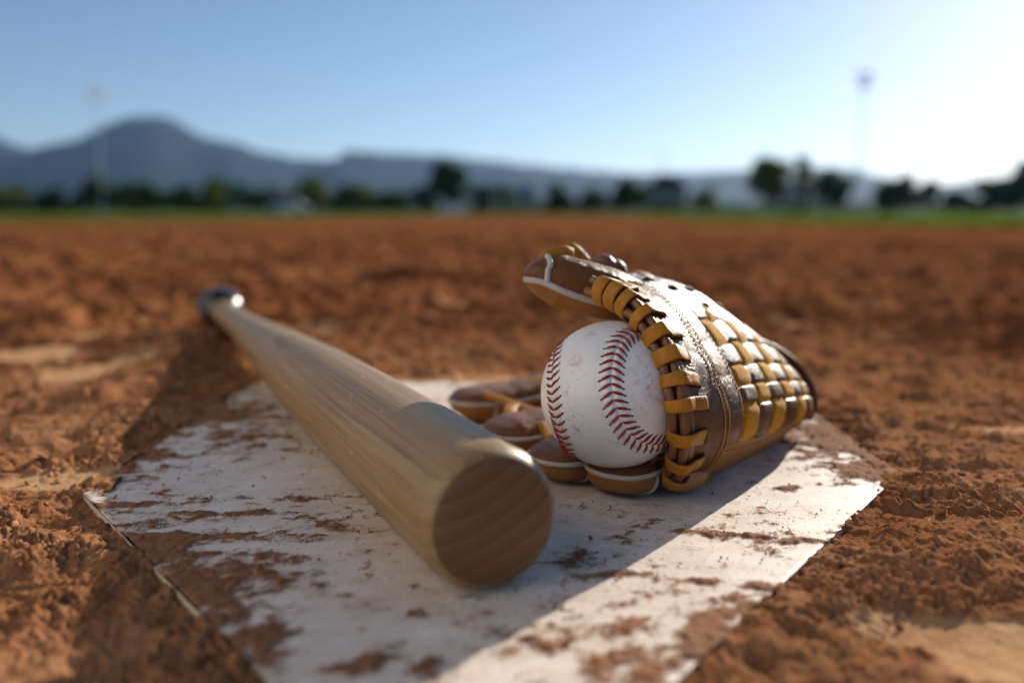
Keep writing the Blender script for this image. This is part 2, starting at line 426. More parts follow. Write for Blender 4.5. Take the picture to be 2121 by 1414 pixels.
def plate_material():
    m, nt, b = new_mat('worn_white_rubber')
    v = coords(nt)
    d = attribute(nt, 'dirt')
    white = ramp(nt, noise(nt, v, 25, 4), [(0.3, (0.74, 0.65, 0.555)), (0.7, (0.82, 0.745, 0.655))])
    streak = noise(nt, mapping(nt, v, (34, 52, 30), rot=(0, 0, R(-25))), 1.0, 8, 0.72)
    white = mixc(nt, math_(nt, 'MULTIPLY', ramp(nt, streak, [(0.40, (0, 0, 0)), (0.70, (1, 1, 1))]), 0.5), white, (0.5, 0.32, 0.21))
    fine = noise(nt, v, 900, 4, 0.75)
    stip = ramp(nt, fine, [(0.56, (0, 0, 0)), (0.66, (1, 1, 1))])
    white = mixc(nt, math_(nt, 'MULTIPLY', stip, 0.28), white, (0.42, 0.24, 0.14))
    st2 = ramp(nt, noise(nt, mapping(nt, v, (1, 1.3, 1), loc=(3, 3, 0)), 260, 6, 0.75), [(0.55, (0, 0, 0)), (0.62, (1, 1, 1))])
    zone = ramp(nt, noise(nt, mapping(nt, v, loc=(5, 2, 0)), 22, 4, 0.6), [(0.38, (0.12, 0.12, 0.12)), (0.66, (1, 1, 1))])
    white = mixc(nt, math_(nt, 'MULTIPLY', math_(nt, 'MULTIPLY', st2, zone), 0.8), white, (0.34, 0.165, 0.085))
    edge = math_(nt, 'ADD', d, math_(nt, 'MULTIPLY', math_(nt, 'ADD', fine, -0.5), 0.5))
    mask = ramp(nt, edge, [(0.42, (0, 0, 0)), (0.55, (1, 1, 1))])
    dirt = ramp(nt, noise(nt, v, 160, 5, 0.7), [(0.3, DIRT_A), (0.7, (0.33, 0.155, 0.075))])
    thin = ramp(nt, d, [(0.2, (0, 0, 0)), (0.52, (1, 1, 1))])
    white = mixc(nt, math_(nt, 'MULTIPLY', thin, 0.3), white, (0.5, 0.32, 0.2))
    col = mixc(nt, mask, white, dirt)
    nt.links.new(col, b.inputs['Base Color'])
    nt.links.new(math_(nt, 'ADD', math_(nt, 'MULTIPLY', mask, 0.45), 0.5), b.inputs['Roughness'])
    b.inputs['Specular IOR Level'].default_value = 0.3
    wr = noise(nt, mapping(nt, v, (160, 900, 100), rot=(0, 0, R(28))), 1.0, 3, 0.6, 0.6)
    h = math_(nt, 'ADD', wr, math_(nt, 'MULTIPLY', math_(nt, 'MULTIPLY', mask, noise(nt, v, 800, 4, 0.7)), 3.0))
    bump(nt, h, 0.6, 0.0005, b)
    return m
MAT_PLATE = plate_material()

def leaf_mat(name, c1, c2):
    m, nt, b = new_mat(name)
    col = ramp(nt, noise(nt, coords(nt), 0.8, 4), [(0.3, c1), (0.7, c2)])
    nt.links.new(col, b.inputs['Base Color'])
    b.inputs['Roughness'].default_value = 0.7; b.inputs['Specular IOR Level'].default_value = 0.1
    tr = nt.nodes.new('ShaderNodeBsdfTranslucent'); mx = nt.nodes.new('ShaderNodeMixShader'); mx.inputs[0].default_value = 0.35
    nt.links.new(mixc(nt, 1.0, col, (1.3, 1.4, 0.6), 'MULTIPLY'), tr.inputs[0])
    nt.links.new(b.outputs[0], mx.inputs[1]); nt.links.new(tr.outputs[0], mx.inputs[2])
    nt.links.new(mx.outputs[0], nt.nodes['Material Output'].inputs['Surface'])
    return m
MAT_GRASS = flat_mat('outfield_turf', (0.06, 0.1, 0.018), (0.1, 0.13, 0.03), 0.6, 0.9, 0.0)
MAT_LEAF = [leaf_mat('dark_leaf', (0.03, 0.06, 0.014), (0.055, 0.095, 0.024)),
            leaf_mat('olive_leaf', (0.08, 0.11, 0.015), (0.15, 0.16, 0.03)),
            leaf_mat('mid_leaf', (0.035, 0.07, 0.02), (0.06, 0.1, 0.03))]
MAT_BLADE = leaf_mat('grass_blade', (0.085, 0.13, 0.025), (0.14, 0.17, 0.04))
MAT_BARK = flat_mat('bark', (0.05, 0.035, 0.025), (0.1, 0.075, 0.05), 4.0)
MAT_FOREST = flat_mat('forested_slope', (0.010, 0.018, 0.026), (0.02, 0.03, 0.038), 0.01, 0.95, 0.05)
MAT_STEEL = flat_mat('galvanised_steel', (0.3, 0.31, 0.32), (0.42, 0.43, 0.44), 2.0, 0.5, 0.5, 0.6)
MAT_WALLW = flat_mat('pale_render', (0.36, 0.36, 0.36), (0.46, 0.46, 0.45), 0.8)
MAT_WALLG = flat_mat('grey_render', (0.2, 0.21, 0.23), (0.27, 0.28, 0.3), 0.8)
MAT_ROOF = flat_mat('dark_red_roof_tile', (0.06, 0.028, 0.024), (0.1, 0.045, 0.035), 2.0)
MAT_ROOFG = flat_mat('grey_roof_sheet', (0.14, 0.145, 0.15), (0.2, 0.205, 0.21), 2.0)
MAT_GLASS = flat_mat('window_glass', (0.02, 0.025, 0.03), (0.04, 0.045, 0.05), 2.0, 0.08, 0.6)
MAT_TEAL = flat_mat('green_board', (0.03, 0.14, 0.11), (0.05, 0.19, 0.15), 1.0, 0.6)
MAT_CARW = flat_mat('white_car_paint', (0.7, 0.7, 0.7), (0.76, 0.76, 0.76), 1.0, 0.15, 0.6)
MAT_TYRE = flat_mat('black_rubber', (0.02, 0.02, 0.02), (0.03, 0.03, 0.03), 5.0, 0.8)
MAT_LAMP = flat_mat('floodlight_glass', (0.5, 0.52, 0.55), (0.6, 0.62, 0.65), 2.0, 0.15, 0.6)

# ================================================================== home plate outline
PL_LEFT, PL_RIGHT = G(172, 1022)[:2], G(1862, 982)[:2]
PL_BACKL, PL_BACKR = G(520, 793)[:2], G(1590, 790)[:2]
_dl = unit(G(560, 1414)[:2] - PL_LEFT); _dr = unit(G(1412, 1402)[:2] - PL_RIGHT)
_k = np.linalg.solve(np.array([_dl, -_dr]).T, PL_RIGHT - PL_LEFT)
PL_POINT = PL_LEFT + _dl * _k[0]
PLATE = np.array([PL_LEFT, PL_POINT, PL_RIGHT, PL_BACKR, PL_BACKL])
def plate_dist(x, y):             # signed distance to the plate's outline, negative inside
    d = np.full(x.shape, 1e9); inside = np.ones(x.shape, bool)
    for i in range(5):
        a, b = PLATE[i], PLATE[(i + 1) % 5]
        e = b - a; L2 = e @ e
        t = np.clip(((x - a[0]) * e[0] + (y - a[1]) * e[1]) / L2, 0, 1)
        d = np.minimum(d, np.hypot(x - a[0] - t * e[0], y - a[1] - t * e[1]))
        inside &= ((x - a[0]) * e[1] - (y - a[1]) * e[0]) < 0
    return np.where(inside, -d, d)
if plate_dist(np.array([PLATE[:, 0].mean()]), np.array([PLATE[:, 1].mean()]))[0] > 0:
    PLATE = PLATE[::-1].copy()

# ================================================================== ground
def blob(x, y, u, v, ru, rv, rot=0.0):       # soft ellipse on the ground, radii in metres
    c = G(u, v)
    dx, dy = x - c[0], y - c[1]
    ca, sa = math.cos(rot), math.sin(rot)
    a = (dx * ca + dy * sa) / ru; b = (-dx * sa + dy * ca) / rv
    return np.exp(-(a * a + b * b))
def packed_mask(x, y):
    w = 0.45 * fbm(x, y, 16, 4, 91)
    s = np.zeros_like(x)
    for u, v, ru, rv, rot in ((1960, 1290, .042, .020, -.3), (2110, 1340, .04, .025, 0), (150, 772, .034, .055, .3), (285, 750, .042, .04, 0),
                              (250, 690, .08, .05, 0), (60, 730, .05, .06, 0), (640, 672, .045, .07, 0), (120, 985, .04, .016, .2), (1620, 655, .04, .08, 0), (960, 618, .04, .08, 0), (980, 795, .16, .05, 0), (2080, 880, .04, .012, .1)):
        s = np.maximum(s, blob(x, y, u, v, ru, rv, rot))
    far = sstep(0.9, 1.6, np.hypot(x, y)) * sstep(0.3, 0.5, fbm(x, y, 4.5, 4, 55)) * 0.5
    return np.clip(np.maximum(sstep(0.38, 0.62, s + w), far), 0, 1)
def ground_height(x, y):
    r = np.hypot(x, y)
    pk = packed_mask(x, y)
    soft = 1 - 0.85 * pk
    near = 1 - sstep(1.2, 4.0, r)
    h = -0.0035 + 0.004 * fbm(x, y, 7, 3, 3)
    h += soft * (0.0056 * fbm(x, y, 22, 4, 11) + 0.0030 * near * np.maximum(fbm(x, y, 80, 3, 21), -0.25))
    clump = sstep(-0.15, 0.3, fbm(x, y, 18, 3, 77))
    near2 = 1 - sstep(0.7, 1.6, r)
    h += soft * near2 * clump * (0.0036 * cells(x, y, 120, 31) * sstep(-0.1, 0.35, perlin(x * 50, y * 50, 8)) + 0.0020 * cells(x, y, 260, 37) + 0.0013 * cells(x, y, 520, 41))
    h += soft * near2 * 0.0012 * fbm(x, y, 400, 2, 43)
    # scuffs, heel marks and ridges further out
    mid = sstep(0.75, 1.3, r) * (1 - sstep(9, 16, r))
    h += mid * (0.028 * fbm(x, y, 3.4, 5, 61, 0.64) + 0.06 * np.abs(fbm(x, y, 7.5, 4, 67, .62)) * soft - .009)
    # bank of dirt pushed up along the plate's back left side, ridge of the raked strip on the right
    h += 0.012 * blob(x, y, 330, 800, .07, .16, .18) * (0.8 + fbm(x, y, 14, 3, 71))
    h += 0.010 * blob(x, y, 150, 700, .10, .08) + 0.012 * blob(x, y, 430, 720, .06, .10)
    h += 0.006 * blob(x, y, 1900, 1130, .05, .022, .2) + 0.005 * blob(x, y, 1650, 1290, .045, .02, .55)
    h += 0.004 * blob(x, y, 2080, 1010, .08, .03) - 0.004 * blob(x, y, 1960, 1290, .05, .03, -.3)
    pd = plate_dist(x, y)
    cor = blob(x, y, 168, 1015, .022, .03) + .8 * blob(x, y, 1850, 975, .02, .03)
    pw = pd + np.where(x > 0, .004, .010) * fbm(x, y, 30, 4, 15) - 0.0015 + 0.016 * cor
    lip = np.minimum(h, np.where(x > -.1, 0.0012, 0.0007) + 0.003 * cor + 0.005 * fbm(x, y, 30, 4, 5, .6) + 0.12 * np.clip(pd, 0, 1)) + 0.0016 * cells(x, y, 260, 37) * sstep(-.2, .3, fbm(x, y, 40, 2, 6))
    h = np.where(pd < 0.04, lip, h)
    h = np.where(pd < 0.0, np.where(pw < -.002, -0.012, np.minimum(h, .0006 + .0015 * cor + .003 * np.clip(fbm(x, y, 120, 3, 16), 0, 1))), h)
    flat = sstep(9, 16, r)
    return h * (1 - flat) - 0.006 * flat, pk

th = np.concatenate([np.linspace(-math.pi, R(-72), 30, endpoint=False), np.linspace(R(-72), R(-38), 80, endpoint=False), np.linspace(R(-38), R(38), 720, endpoint=False), np.linspace(R(38), R(72), 80, endpoint=False), np.linspace(R(72), math.pi, 30, endpoint=False)])
rs = [0.03, 0.07, 0.11, 0.15, 0.18]
while rs[-1] < 5900:
    q = rs[-1]
    rs.append(q * (1.0028 if q < 0.62 else 1.0045 if q < 1.4 else 1.008 if q < 6 else 1.04 if q < 60 else 1.18))
rs = np.array(rs)
RR, TT = np.meshgrid(rs, th, indexing='ij')
gx, gy = RR * np.sin(TT), RR * np.cos(TT)
gz, gp = ground_height(gx.ravel(), gy.ravel())
gv = np.stack([gx.ravel(), gy.ravel(), gz], 1)
gf = grid_faces(len(rs), len(th), True)
centre = len(gv)
me = np_mesh('ground', gv, gf[:, ::-1])
attr(me, 'packed', gp)
attr(me, 'sun_lift', np.clip((1 - sstep(0.5, 1.3, np.hypot(gx.ravel(), gy.ravel()))) * (0.8 + 1.2 * fbm(gx.ravel(), gy.ravel(), 9, 3, 81)), 0, 1))  # grows toward the camera, sunlight put into the clay's colour
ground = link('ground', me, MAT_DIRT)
tag(ground, 'reddish brown infield dirt, crumbly and scuffed, around home plate', kind='structure')

# grass of the outfield: starts where the infield arc ends
az = np.linspace(-math.pi, math.pi, 361)
deg = np.degrees(az)
inner = np.interp(deg, [-180, -60, -31, -18, -8, 0, 6, 12, 20, 31, 60, 180], [20, 20, 16, 18, 26, 50, 36, 16, 11, 9.5, 9.5, 20])
rows = []
for k in np.linspace(0, 1, 14):
    rr_ = inner * (1 - k) + 900 * k ** 3 + inner * k
    rows.append(np.stack([rr_ * np.sin(az), rr_ * np.cos(az), np.full_like(az, 0.01 + 0.0 * k)], 1))
grass_me = np_mesh('outfield_grass', np.concatenate(rows), grid_faces(14, 361)[:, ::-1])
tag(link('outfield_grass', grass_me, MAT_GRASS), 'green outfield grass beyond the curved edge of the dirt', kind='structure')

# grass blades along the visible edge of the turf
n = 50000
a = rng.uniform(R(-50), R(50), n)
r0 = np.interp(np.degrees(a), deg, inner)
r_ = r0 + rng.exponential(9, n)
bx, by = r_ * np.sin(a), r_ * np.cos(a)
hh = rng.uniform(0.05, 0.13, n); ww = rng.uniform(0.012, 0.03, n); ang = rng.uniform(0, math.pi, n)
lean = rng.normal(0, 0.03, (n, 2))
v0 = np.stack([bx - ww * np.cos(ang), by - ww * np.sin(ang), np.full(n, 0.008)], 1)
v1 = np.stack([bx + ww * np.cos(ang), by + ww * np.sin(ang), np.full(n, 0.008)], 1)
v2 = np.stack([bx + lean[:, 0], by + lean[:, 1], hh], 1)
gm = np_mesh('grass_blades', np.stack([v0, v1, v2], 1).reshape(-1, 3), np.arange(3 * n).reshape(-1, 3))
tag(link('grass_blades', gm, MAT_BLADE, smooth=False), 'short grass blades along the outfield edge', 'grass', kind='stuff')

# ================================================================== mountains
def mountain_range():
    D = 2700.0
    us = [-7000, -5000, -3500, -2500, -1500, -1000, -600, -300, -120, 0, 30, 80, 115, 150, 185, 215, 250, 280, 305, 330, 372, 400, 435, 500, 550, 620, 700, 722, 752, 800, 850, 940, 1060, 1180, 1300, 1420, 1510, 1600, 1690, 1760, 1820, 1900, 1970, 2040, 2121, 2300, 2700, 3300, 4300, 5500, 7000, 9000]
    vv = [330, 260, 320, 300, 330, 300, 330, 280, 262, 280, 294, 313, 306, 299, 290, 272, 262, 250, 249, 246, 251, 268, 289, 300, 319, 330, 335, 316, 315, 322, 322, 326, 341, 352, 361, 360, 356, 352, 350, 352, 368, 384, 380, 372, 352, 330, 340, 350, 320, 345, 300, 340]
    uu = np.linspace(-2500, 4600, 640)
    top = (440 - np.interp(uu, us, vv)) / FPX * D + 9 * fbm(uu, uu * 0 + .3, 0.03, 4, 2)
    x = (uu - 1060.5) / FPX * D
    prof = [(-900, 0.0), (-760, 0.05), (-560, .2), (-380, .42), (-220, .66), (-100, .87), (0, 1.0), (160, .8), (500, .35), (900, 0.0)]
    rows = []
    for i, (dy, k) in enumerate(prof):
        nz = fbm(x, x * 0 + dy, 0.004, 4, 9) * 0.35 * k * (1 - k) * 4
        rows.append(np.stack([x * (1 + dy / D * 0.6), np.full_like(x, D + dy) + 60 * fbm(x, x * 0 + dy, 0.002, 3, 4), top * np.clip(k + nz * 0.5, 0, 1.0) - (3 if k == 0 else 0)], 1))
    me = np_mesh('mountains', np.concatenate(rows), grid_faces(len(prof), 640)[:, ::-1])
    tag(link('mountains', me, MAT_FOREST), 'long blue forested mountain ridge with a broad peak behind the field', kind='structure')
mountain_range()

# ================================================================== far things
def place(u, dist):
    a = (u - 1060.5) / FPX
    return np.array([a * dist, dist, 0.0])
def metres(px, dist):
    return px / FPX * dist
def tree(name, u, v_top, width_px, dist, leafmat, label, n=1500, trunk_frac=0.25, seed=0, shrub=False, cat='tree', group=None):
    rg = np.random.default_rng(seed + 100)
    base = place(u, dist)
    H = metres(440 - v_top, dist) + 0.14
    W = metres(width_px, dist) / 2
    root = empty(name, base)
    tag(root, label, cat, group)
    # trunk and limbs
    tr = []
    th_ = H * (0.15 if shrub else max(trunk_frac + 0.25, 0.45))
    me_t = tube_mesh('trunk', [(0, 0, -0.05), (0.01 * H, 0, th_ * 0.5), (-0.01 * H, 0.01 * H, th_)], np.linspace(0.035 * H, 0.015 * H, 8), 8, 8)
    t = link('trunk', me_t, MAT_BARK, root)
    for k in range(4 if not shrub else 2):
        an = k * 1.7 + rg.uniform(0, 1); z0 = th_ * rg.uniform(0.6, 0.95)
        tip = (math.cos(an) * W * 0.6, math.sin(an) * W * 0.6, min(H * 0.8, z0 + H * 0.28))
        link('limb', tube_mesh('limb', [(0, 0, z0), (tip[0] * 0.5, tip[1] * 0.5, z0 + (tip[2] - z0) * 0.6), tip], np.linspace(0.015 * H, 0.005 * H, 6), 6, 6), MAT_BARK, t)
    # leaf clumps
    zc0 = H * (0.08 if shrub else trunk_frac)
    nc = 16 if shrub else 22
    cz = rg.uniform(0.1, 0.92, nc); ca = rg.uniform(0, 2 * np.pi, nc)
    cr = np.sqrt(rg.uniform(0, 1, nc)) * np.sqrt(np.clip(1 - (cz * 2 - 0.9) ** 2 * 0.75, 0.05, 1)) * 0.72
    cc = np.stack([cr * np.cos(ca) * W, cr * np.sin(ca) * W, zc0 + cz * (H - zc0) * 0.9], 1)
    cs = rg.uniform(0.22, 0.42, nc) * min(W, H * 0.5)
    pick = rg.integers(0, nc, n)
    d = unit(rg.normal(size=(n, 3))) * (rg.uniform(0, 1, (n, 1)) ** 0.4)
    p = cc[pick] + d * cs[pick][:, None] * np.array([1, 1, 0.8])
    p[:, 2] = np.clip(p[:, 2], 0.03 * H, H)
    s = rg.uniform(0.06, 0.12, n)[:, None] * (H * 0.5 + W)
    e1 = unit(rg.normal(size=(n, 3))); e2 = unit(np.cross(e1, rg.normal(size=(n, 3))))
    q = np.stack([p - e1 * s, p + e2 * s * 0.45, p + e1 * s, p - e2 * s * 0.45], 1).reshape(-1, 3)
    link('crown', np_mesh('crown', q, np.arange(4 * n).reshape(-1, 4)), leafmat, root, smooth=False)
    return root
trees = [
    ('broadleaf_tree', 928, 332, 92, 95, 0, 'tall dark tree standing alone between the mountain foot and the infield', 2200, .12),
    ('broadleaf_tree', 1588, 322, 105, 80, 1, 'tall airy yellow green tree with gaps in its crown', 1100, .25),
    ('broadleaf_tree', 1652, 318, 46, 84, 1, 'slim yellow green tree right beside the tall airy tree', 500, .3),
    ('broadleaf_tree', 1712, 345, 84, 90, 0, 'dark tree just in front of the tall floodlight pole on the right', 1500, .2),
    ('broadleaf_tree', 2128, 335, 110, 85, 2, 'green tree cut by the right edge of the picture', 1500, .2),
]
for i, (nm, u, v, w, d, m, lab, n_, tf) in enumerate(trees):
    tree(nm, u, v, w, d, MAT_LEAF[m], lab, n_, tf, seed=i)
shrubs = [
    (1155, 392, 80, 92, 0, 'small dark bush just right of the tall lone tree'),
    (1295, 380, 84, 92, 0, 'rounded dark bush beside the red roofed house'),
    (1455, 398, 46, 94, 1, 'little olive bush between the red roofed house and the airy tree'),
    (1862, 378, 118, 88, 0, 'wide dark rounded bush right of the floodlight pole'),
    (2040, 380, 96, 86, 0, 'dark rounded bush next to the right edge of the picture'),
    (1955, 404, 60, 90, 2, 'low green bush between two dark rounded bushes'),
    (30, 398, 110, 96, 1, 'olive bush at the left edge of the picture'),
    (120, 402, 100, 98, 0, 'dark bush left of the tall light pole'),
    (205, 384, 110, 100, 0, 'dark bush around the foot of the left light pole'),
    (300, 392, 110, 97, 0, 'dark bush right of the left light pole'),
    (375, 398, 90, 95, 2, 'mid green bush below the mountain peak'),
    (440, 385, 80, 94, 1, 'yellow green bush left of the green board'),
    (530, 404, 90, 96, 2, 'low green bush in front of the green board'),
    (655, 383, 110, 100, 1, 'olive bush right of the parked white car'),
    (740, 394, 90, 98, 1, 'yellow green bush halfway between white car and lone tree'),
    (815, 408, 90, 96, 0, 'low dark bush left of the lone tall tree'),
    (880, 400, 70, 92, 0, 'dark bush at the foot of the lone tall tree'),
    (1010, 396, 90, 94, 2, 'mid green bush at the right foot of the lone tall tree'),
    (1225, 404, 60, 96, 2, 'low green bush between two dark bushes near the pale buildings'),
]
for i, (u, v, w, d, m, lab) in enumerate(shrubs):
    tree('bush', u, v - 13, w * 1.5, d, MAT_LEAF[m], lab, 2200, .05, seed=40 + i, shrub=True, cat='bush', group='bushes along the far edge of the field')

def hedge(u0, u1, v_top, dist, leafmat, label, n, seed):
    rg = np.random.default_rng(seed)
    p0, p1 = place(u0, dist), place(u1, dist); Lh = np.linalg.norm(p1 - p0); H = metres(440 - v_top, dist) + .14
    root = empty('hedge', p0); tag(root, label, 'hedge')
    x = rg.uniform(0, Lh, n); hh_ = H * (0.72 + 0.4 * fbm(x, x * 0 + seed, .35, 3, seed)); z_ = hh_ * rg.uniform(0, 1, n) ** .7; y_ = rg.normal(0, .35, n)
    p = np.stack([x, y_, z_ + .05], 1); sz_ = rg.uniform(.1, .24, n)[:, None]
    e1 = unit(rg.normal(size=(n, 3))); e2 = unit(np.cross(e1, rg.normal(size=(n, 3))))
    q = np.stack([p - e1 * sz_, p + e2 * sz_ * .5, p + e1 * sz_, p - e2 * sz_ * .5], 1).reshape(-1, 3)
    link('foliage', np_mesh('foliage', q, np.arange(4 * n).reshape(-1, 4)), leafmat, root, smooth=False)
    for k in range(int(Lh / 3)):
        xx = (k + .5) * 3 + rg.uniform(-.5, .5)
        link('stem', tube_mesh('stem', [(xx, 0, -.1), (xx + .05, 0, H * .3), (xx - .05, .05, H * .65)], np.linspace(.06, .03, 5), 6, 5), MAT_BARK, root)
hedge(-120, 880, 408, 112, MAT_LEAF[2], 'long low hedge under the mountain on the left', 11000, 5)
hedge(960, 2260, 414, 112, MAT_LEAF[2], 'long low hedge under the trees on the right', 13000, 9)

def house(name, u, v_top, width_px, dist, wall, roof, label, flat=False, group='far buildings behind the field'):
    b = place(u, dist)
    H = metres(440 - v_top, dist) + 0.14; W = metres(width_px, dist); Dp = max(W * 0.7, 4)
    root = empty(name, b); tag(root, label, 'building', group)
    hw = H * (0.93 if flat else 0.62)
    bm = bmesh.new(); box_bm(bm, -W / 2, W / 2, 0, Dp, -0.1, hw); bm_obj('wall', bm, wall, root)
    bm = bmesh.new()
    if flat:
        box_bm(bm, -W / 2 - .2, W / 2 + .2, -.2, Dp + .2, hw + .003, H)
    else:
        o = W * 0.07
        vs_ = [bm.verts.new(p) for p in ((-W/2-o, -o, hw + .003), (W/2+o, -o, hw + .003), (W/2+o, Dp+o, hw + .003), (-W/2-o, Dp+o, hw + .003), (-W*.22, Dp/2, H), (W*.22, Dp/2, H))]
        for f in ((0, 1, 5, 4), (1, 2, 5), (2, 3, 4, 5), (3, 0, 4), (3, 2, 1, 0)): bm.faces.new([vs_[i] for i in f])
    bm_obj('roof', bm, roof, root)
    nwin = max(2, int(W / 2.6))
    for k in range(nwin):
        xc = -W / 2 + (k + .5) * W / nwin
        bm = bmesh.new(); box_bm(bm, xc - .55, xc + .55, -.05, .0 - .003, hw * .4, hw * .75)
        w_ = bm_obj('window', bm, MAT_WALLW, root)
        bm = bmesh.new(); box_bm(bm, xc - .46, xc + .46, -.07, -.053, hw * .4 + .09, hw * .75 - .09)
        bm_obj('pane', bm, MAT_GLASS, w_)
    bm = bmesh.new(); box_bm(bm, -W * .12 - .5, -W * .12 + .5, -.06, -.004, 0.0, min(2.0, hw * .38)); bm_obj('door', bm, MAT_ROOF, root)
house('red_roofed_house', 1380, 362, 74, 125, MAT_WALLG, MAT_ROOF, 'grey house with a dark red hipped roof beyond the grass')
house('pale_building', 1085, 384, 52, 150, MAT_WALLW, MAT_ROOFG, 'small pale building right of the lone tall tree')
house('pale_building', 1648, 380, 56, 160, MAT_WALLW, MAT_ROOFG, 'pale building seen behind the slim tree', True)
house('pale_building', 575, 386, 44, 150, MAT_WALLW, MAT_ROOFG, 'small white building behind the parked car')

def light_pole(u, v_top, dist, label, lamps):
    b = place(u, dist); H = metres(440 - v_top, dist)
    root = empty('floodlight_pole', b); tag(root, label, 'light pole', 'floodlight poles around the field')
    link('pole', tube_mesh('pole', [(0, 0, -.1), (0, 0, H * .5), (0, 0, H)], np.linspace(.11, .06, 10), 12, 10), MAT_STEEL, root)
    for j, z in enumerate((H - .25, H - 1.15)):
        arm = link('crossarm', tube_mesh('crossarm', [(-.85, 0, z), (0, 0, z), (.85, 0, z)], .05, 8, 6), MAT_STEEL, root)
        for x in np.linspace(-.7, .7, lamps):
            bm = bmesh.new(); box_bm(bm, x - .17, x + .17, -.30, -.08, z + .06, z + .38)
            lo = bm_obj('floodlight', bm, MAT_STEEL, root, bevel=.03)
            bm = bmesh.new(); box_bm(bm, x - .13, x + .13, -.315, -.302, z + .10, z + .34)
            bm_obj('lens', bm, MAT_LAMP, lo)
light_pole(225, 190, 95, 'tall floodlight pole in front of the mountain peak on the left', 3)
light_pole(1766, 165, 90, 'tall floodlight pole against the bright sky on the right', 4)
mast = place(1366, 130)
mr = empty('thin_mast', mast); tag(mr, 'thin metal mast above the red roofed house', 'mast')
link('pole', tube_mesh('pole', [(0, 0, -.1), (0, 0, 5), (0, 0, 9.2)], np.linspace(.12, .06, 8), 8, 8), MAT_STEEL, mr)
link('crossarm', tube_mesh('crossarm', [(-.8, 0, 8.6), (0, 0, 8.6), (.8, 0, 8.6)], .05, 6, 4), MAT_STEEL, mr)

sb = place(490, 150); sr = empty('green_board', sb); tag(sr, 'blurred green board on two posts below the mountain', 'board')
bm = bmesh.new(); box_bm(bm, -2.6, 2.6, -.12, .12, 1.4, 5.2); bm_obj('panel', bm, MAT_TEAL, sr, bevel=.03)
for x in (-2.0, 2.0):
    bm = bmesh.new(); box_bm(bm, x - .1, x + .1, .125, .33, -.1, 5.0); bm_obj('post', bm, MAT_STEEL, sr)

def parked_car(u, dist):
    root = empty('parked_car', place(u, dist)); tag(root, 'white car parked at the far edge of the grass', 'car')
    prof = [(-2.1, .35), (-2.1, .75), (-1.9, .88), (-1.05, .95), (-.55, 1.42), (.7, 1.45), (1.35, .98), (1.95, .9), (2.1, .7), (2.1, .35)]
    bm = bmesh.new()
    L = [bm.verts.new((x, -.85 + (.12 if z > 1 else 0), z)) for x, z in prof]; Rr = [bm.verts.new((x, .85 - (.12 if z > 1 else 0), z)) for x, z in prof]
    bm.faces.new(L); bm.faces.new(Rr[::-1])
    for i in range(len(prof)):
        j = (i + 1) % len(prof); bm.faces.new((L[j], L[i], Rr[i], Rr[j]))
    bm_obj('body', bm, MAT_CARW, root, bevel=.05)
    for x0, x1 in ((-.85, .02), (.1, .95)):
        bm = bmesh.new()
        q = [bm.verts.new(p) for p in ((x0 - .1, -.86, 1.0), (x1 + .1, -.86, 1.0), (x1 - (.15 if x1 > .5 else 0), -.765, 1.36), (x0 + (.25 if x0 < -.5 else 0), -.765, 1.36))]
        bm.faces.new(q); bmesh.ops.solidify(bm, geom=bm.faces[:], thickness=.02); bm_obj('window', bm, MAT_GLASS, root)
    for x in (-1.3, 1.3):
        for y in (-.78, .78):
            t = link('wheel', tube_mesh('wheel', [(x, y - .1, .32), (x, y, .32), (x, y + .1, .32)], .32, 20, 4), MAT_TYRE, root)
            link('rim', tube_mesh('rim', [(x, y - .13, .32), (x, y, .32), (x, y + .13, .32)], .18, 16, 4), MAT_STEEL, t)
    for y in (-.6, .6):
        bm = bmesh.new(); box_bm(bm, 2.06, 2.13, y - .18, y + .18, .66, .8); bm_obj('headlight', bm, MAT_LAMP, root, bevel=.02)
parked_car(606, 92)

# ================================================================== added bounce wall, out of view
def bounce_wall():
    """white boarded wall added out of view on the left to bounce sunlight in"""
    root = empty('bounce_wall', (0, 0, 0))
    tag(root, 'white boarded wall added out of view to bounce sunlight', 'bounce_wall')
    rad, top, nb = 2.9, 4.4, 9
    c0 = np.array([0.0, 0.45])
    mat = flat_mat('white_painted_board', (0.76, 0.75, 0.73), (0.82, 0.81, 0.79), 1.5, 0.7, 0.1)
    bw = None
    for k in range(nb):
        a = R(-64) - R(78) * (k + .5) / nb
        cx_, cy_ = c0[0] + rad * math.sin(a), c0[1] + rad * math.cos(a)
        w = rad * R(78) / nb * 1.02
        for r in range(3):
            bm = bmesh.new(); box_bm(bm, -w / 2 + .006, w / 2 - .006, -.02, .02, r * top / 3 - (.02 if r == 0 else -.004), (r + 1) * top / 3 - .004)
            o = bm_obj('board', bm, mat, root); o.location = (cx_, cy_, 0); o.rotation_euler = (0, 0, -a)
        bm = bmesh.new(); box_bm(bm, -w / 2 - .05, -w / 2 + .05, .024, .124, -.1, top + .1)
        o = bm_obj('post', bm, MAT_STEEL, root); o.location = (cx_, cy_, 0); o.rotation_euler = (0, 0, -a)
bounce_wall()

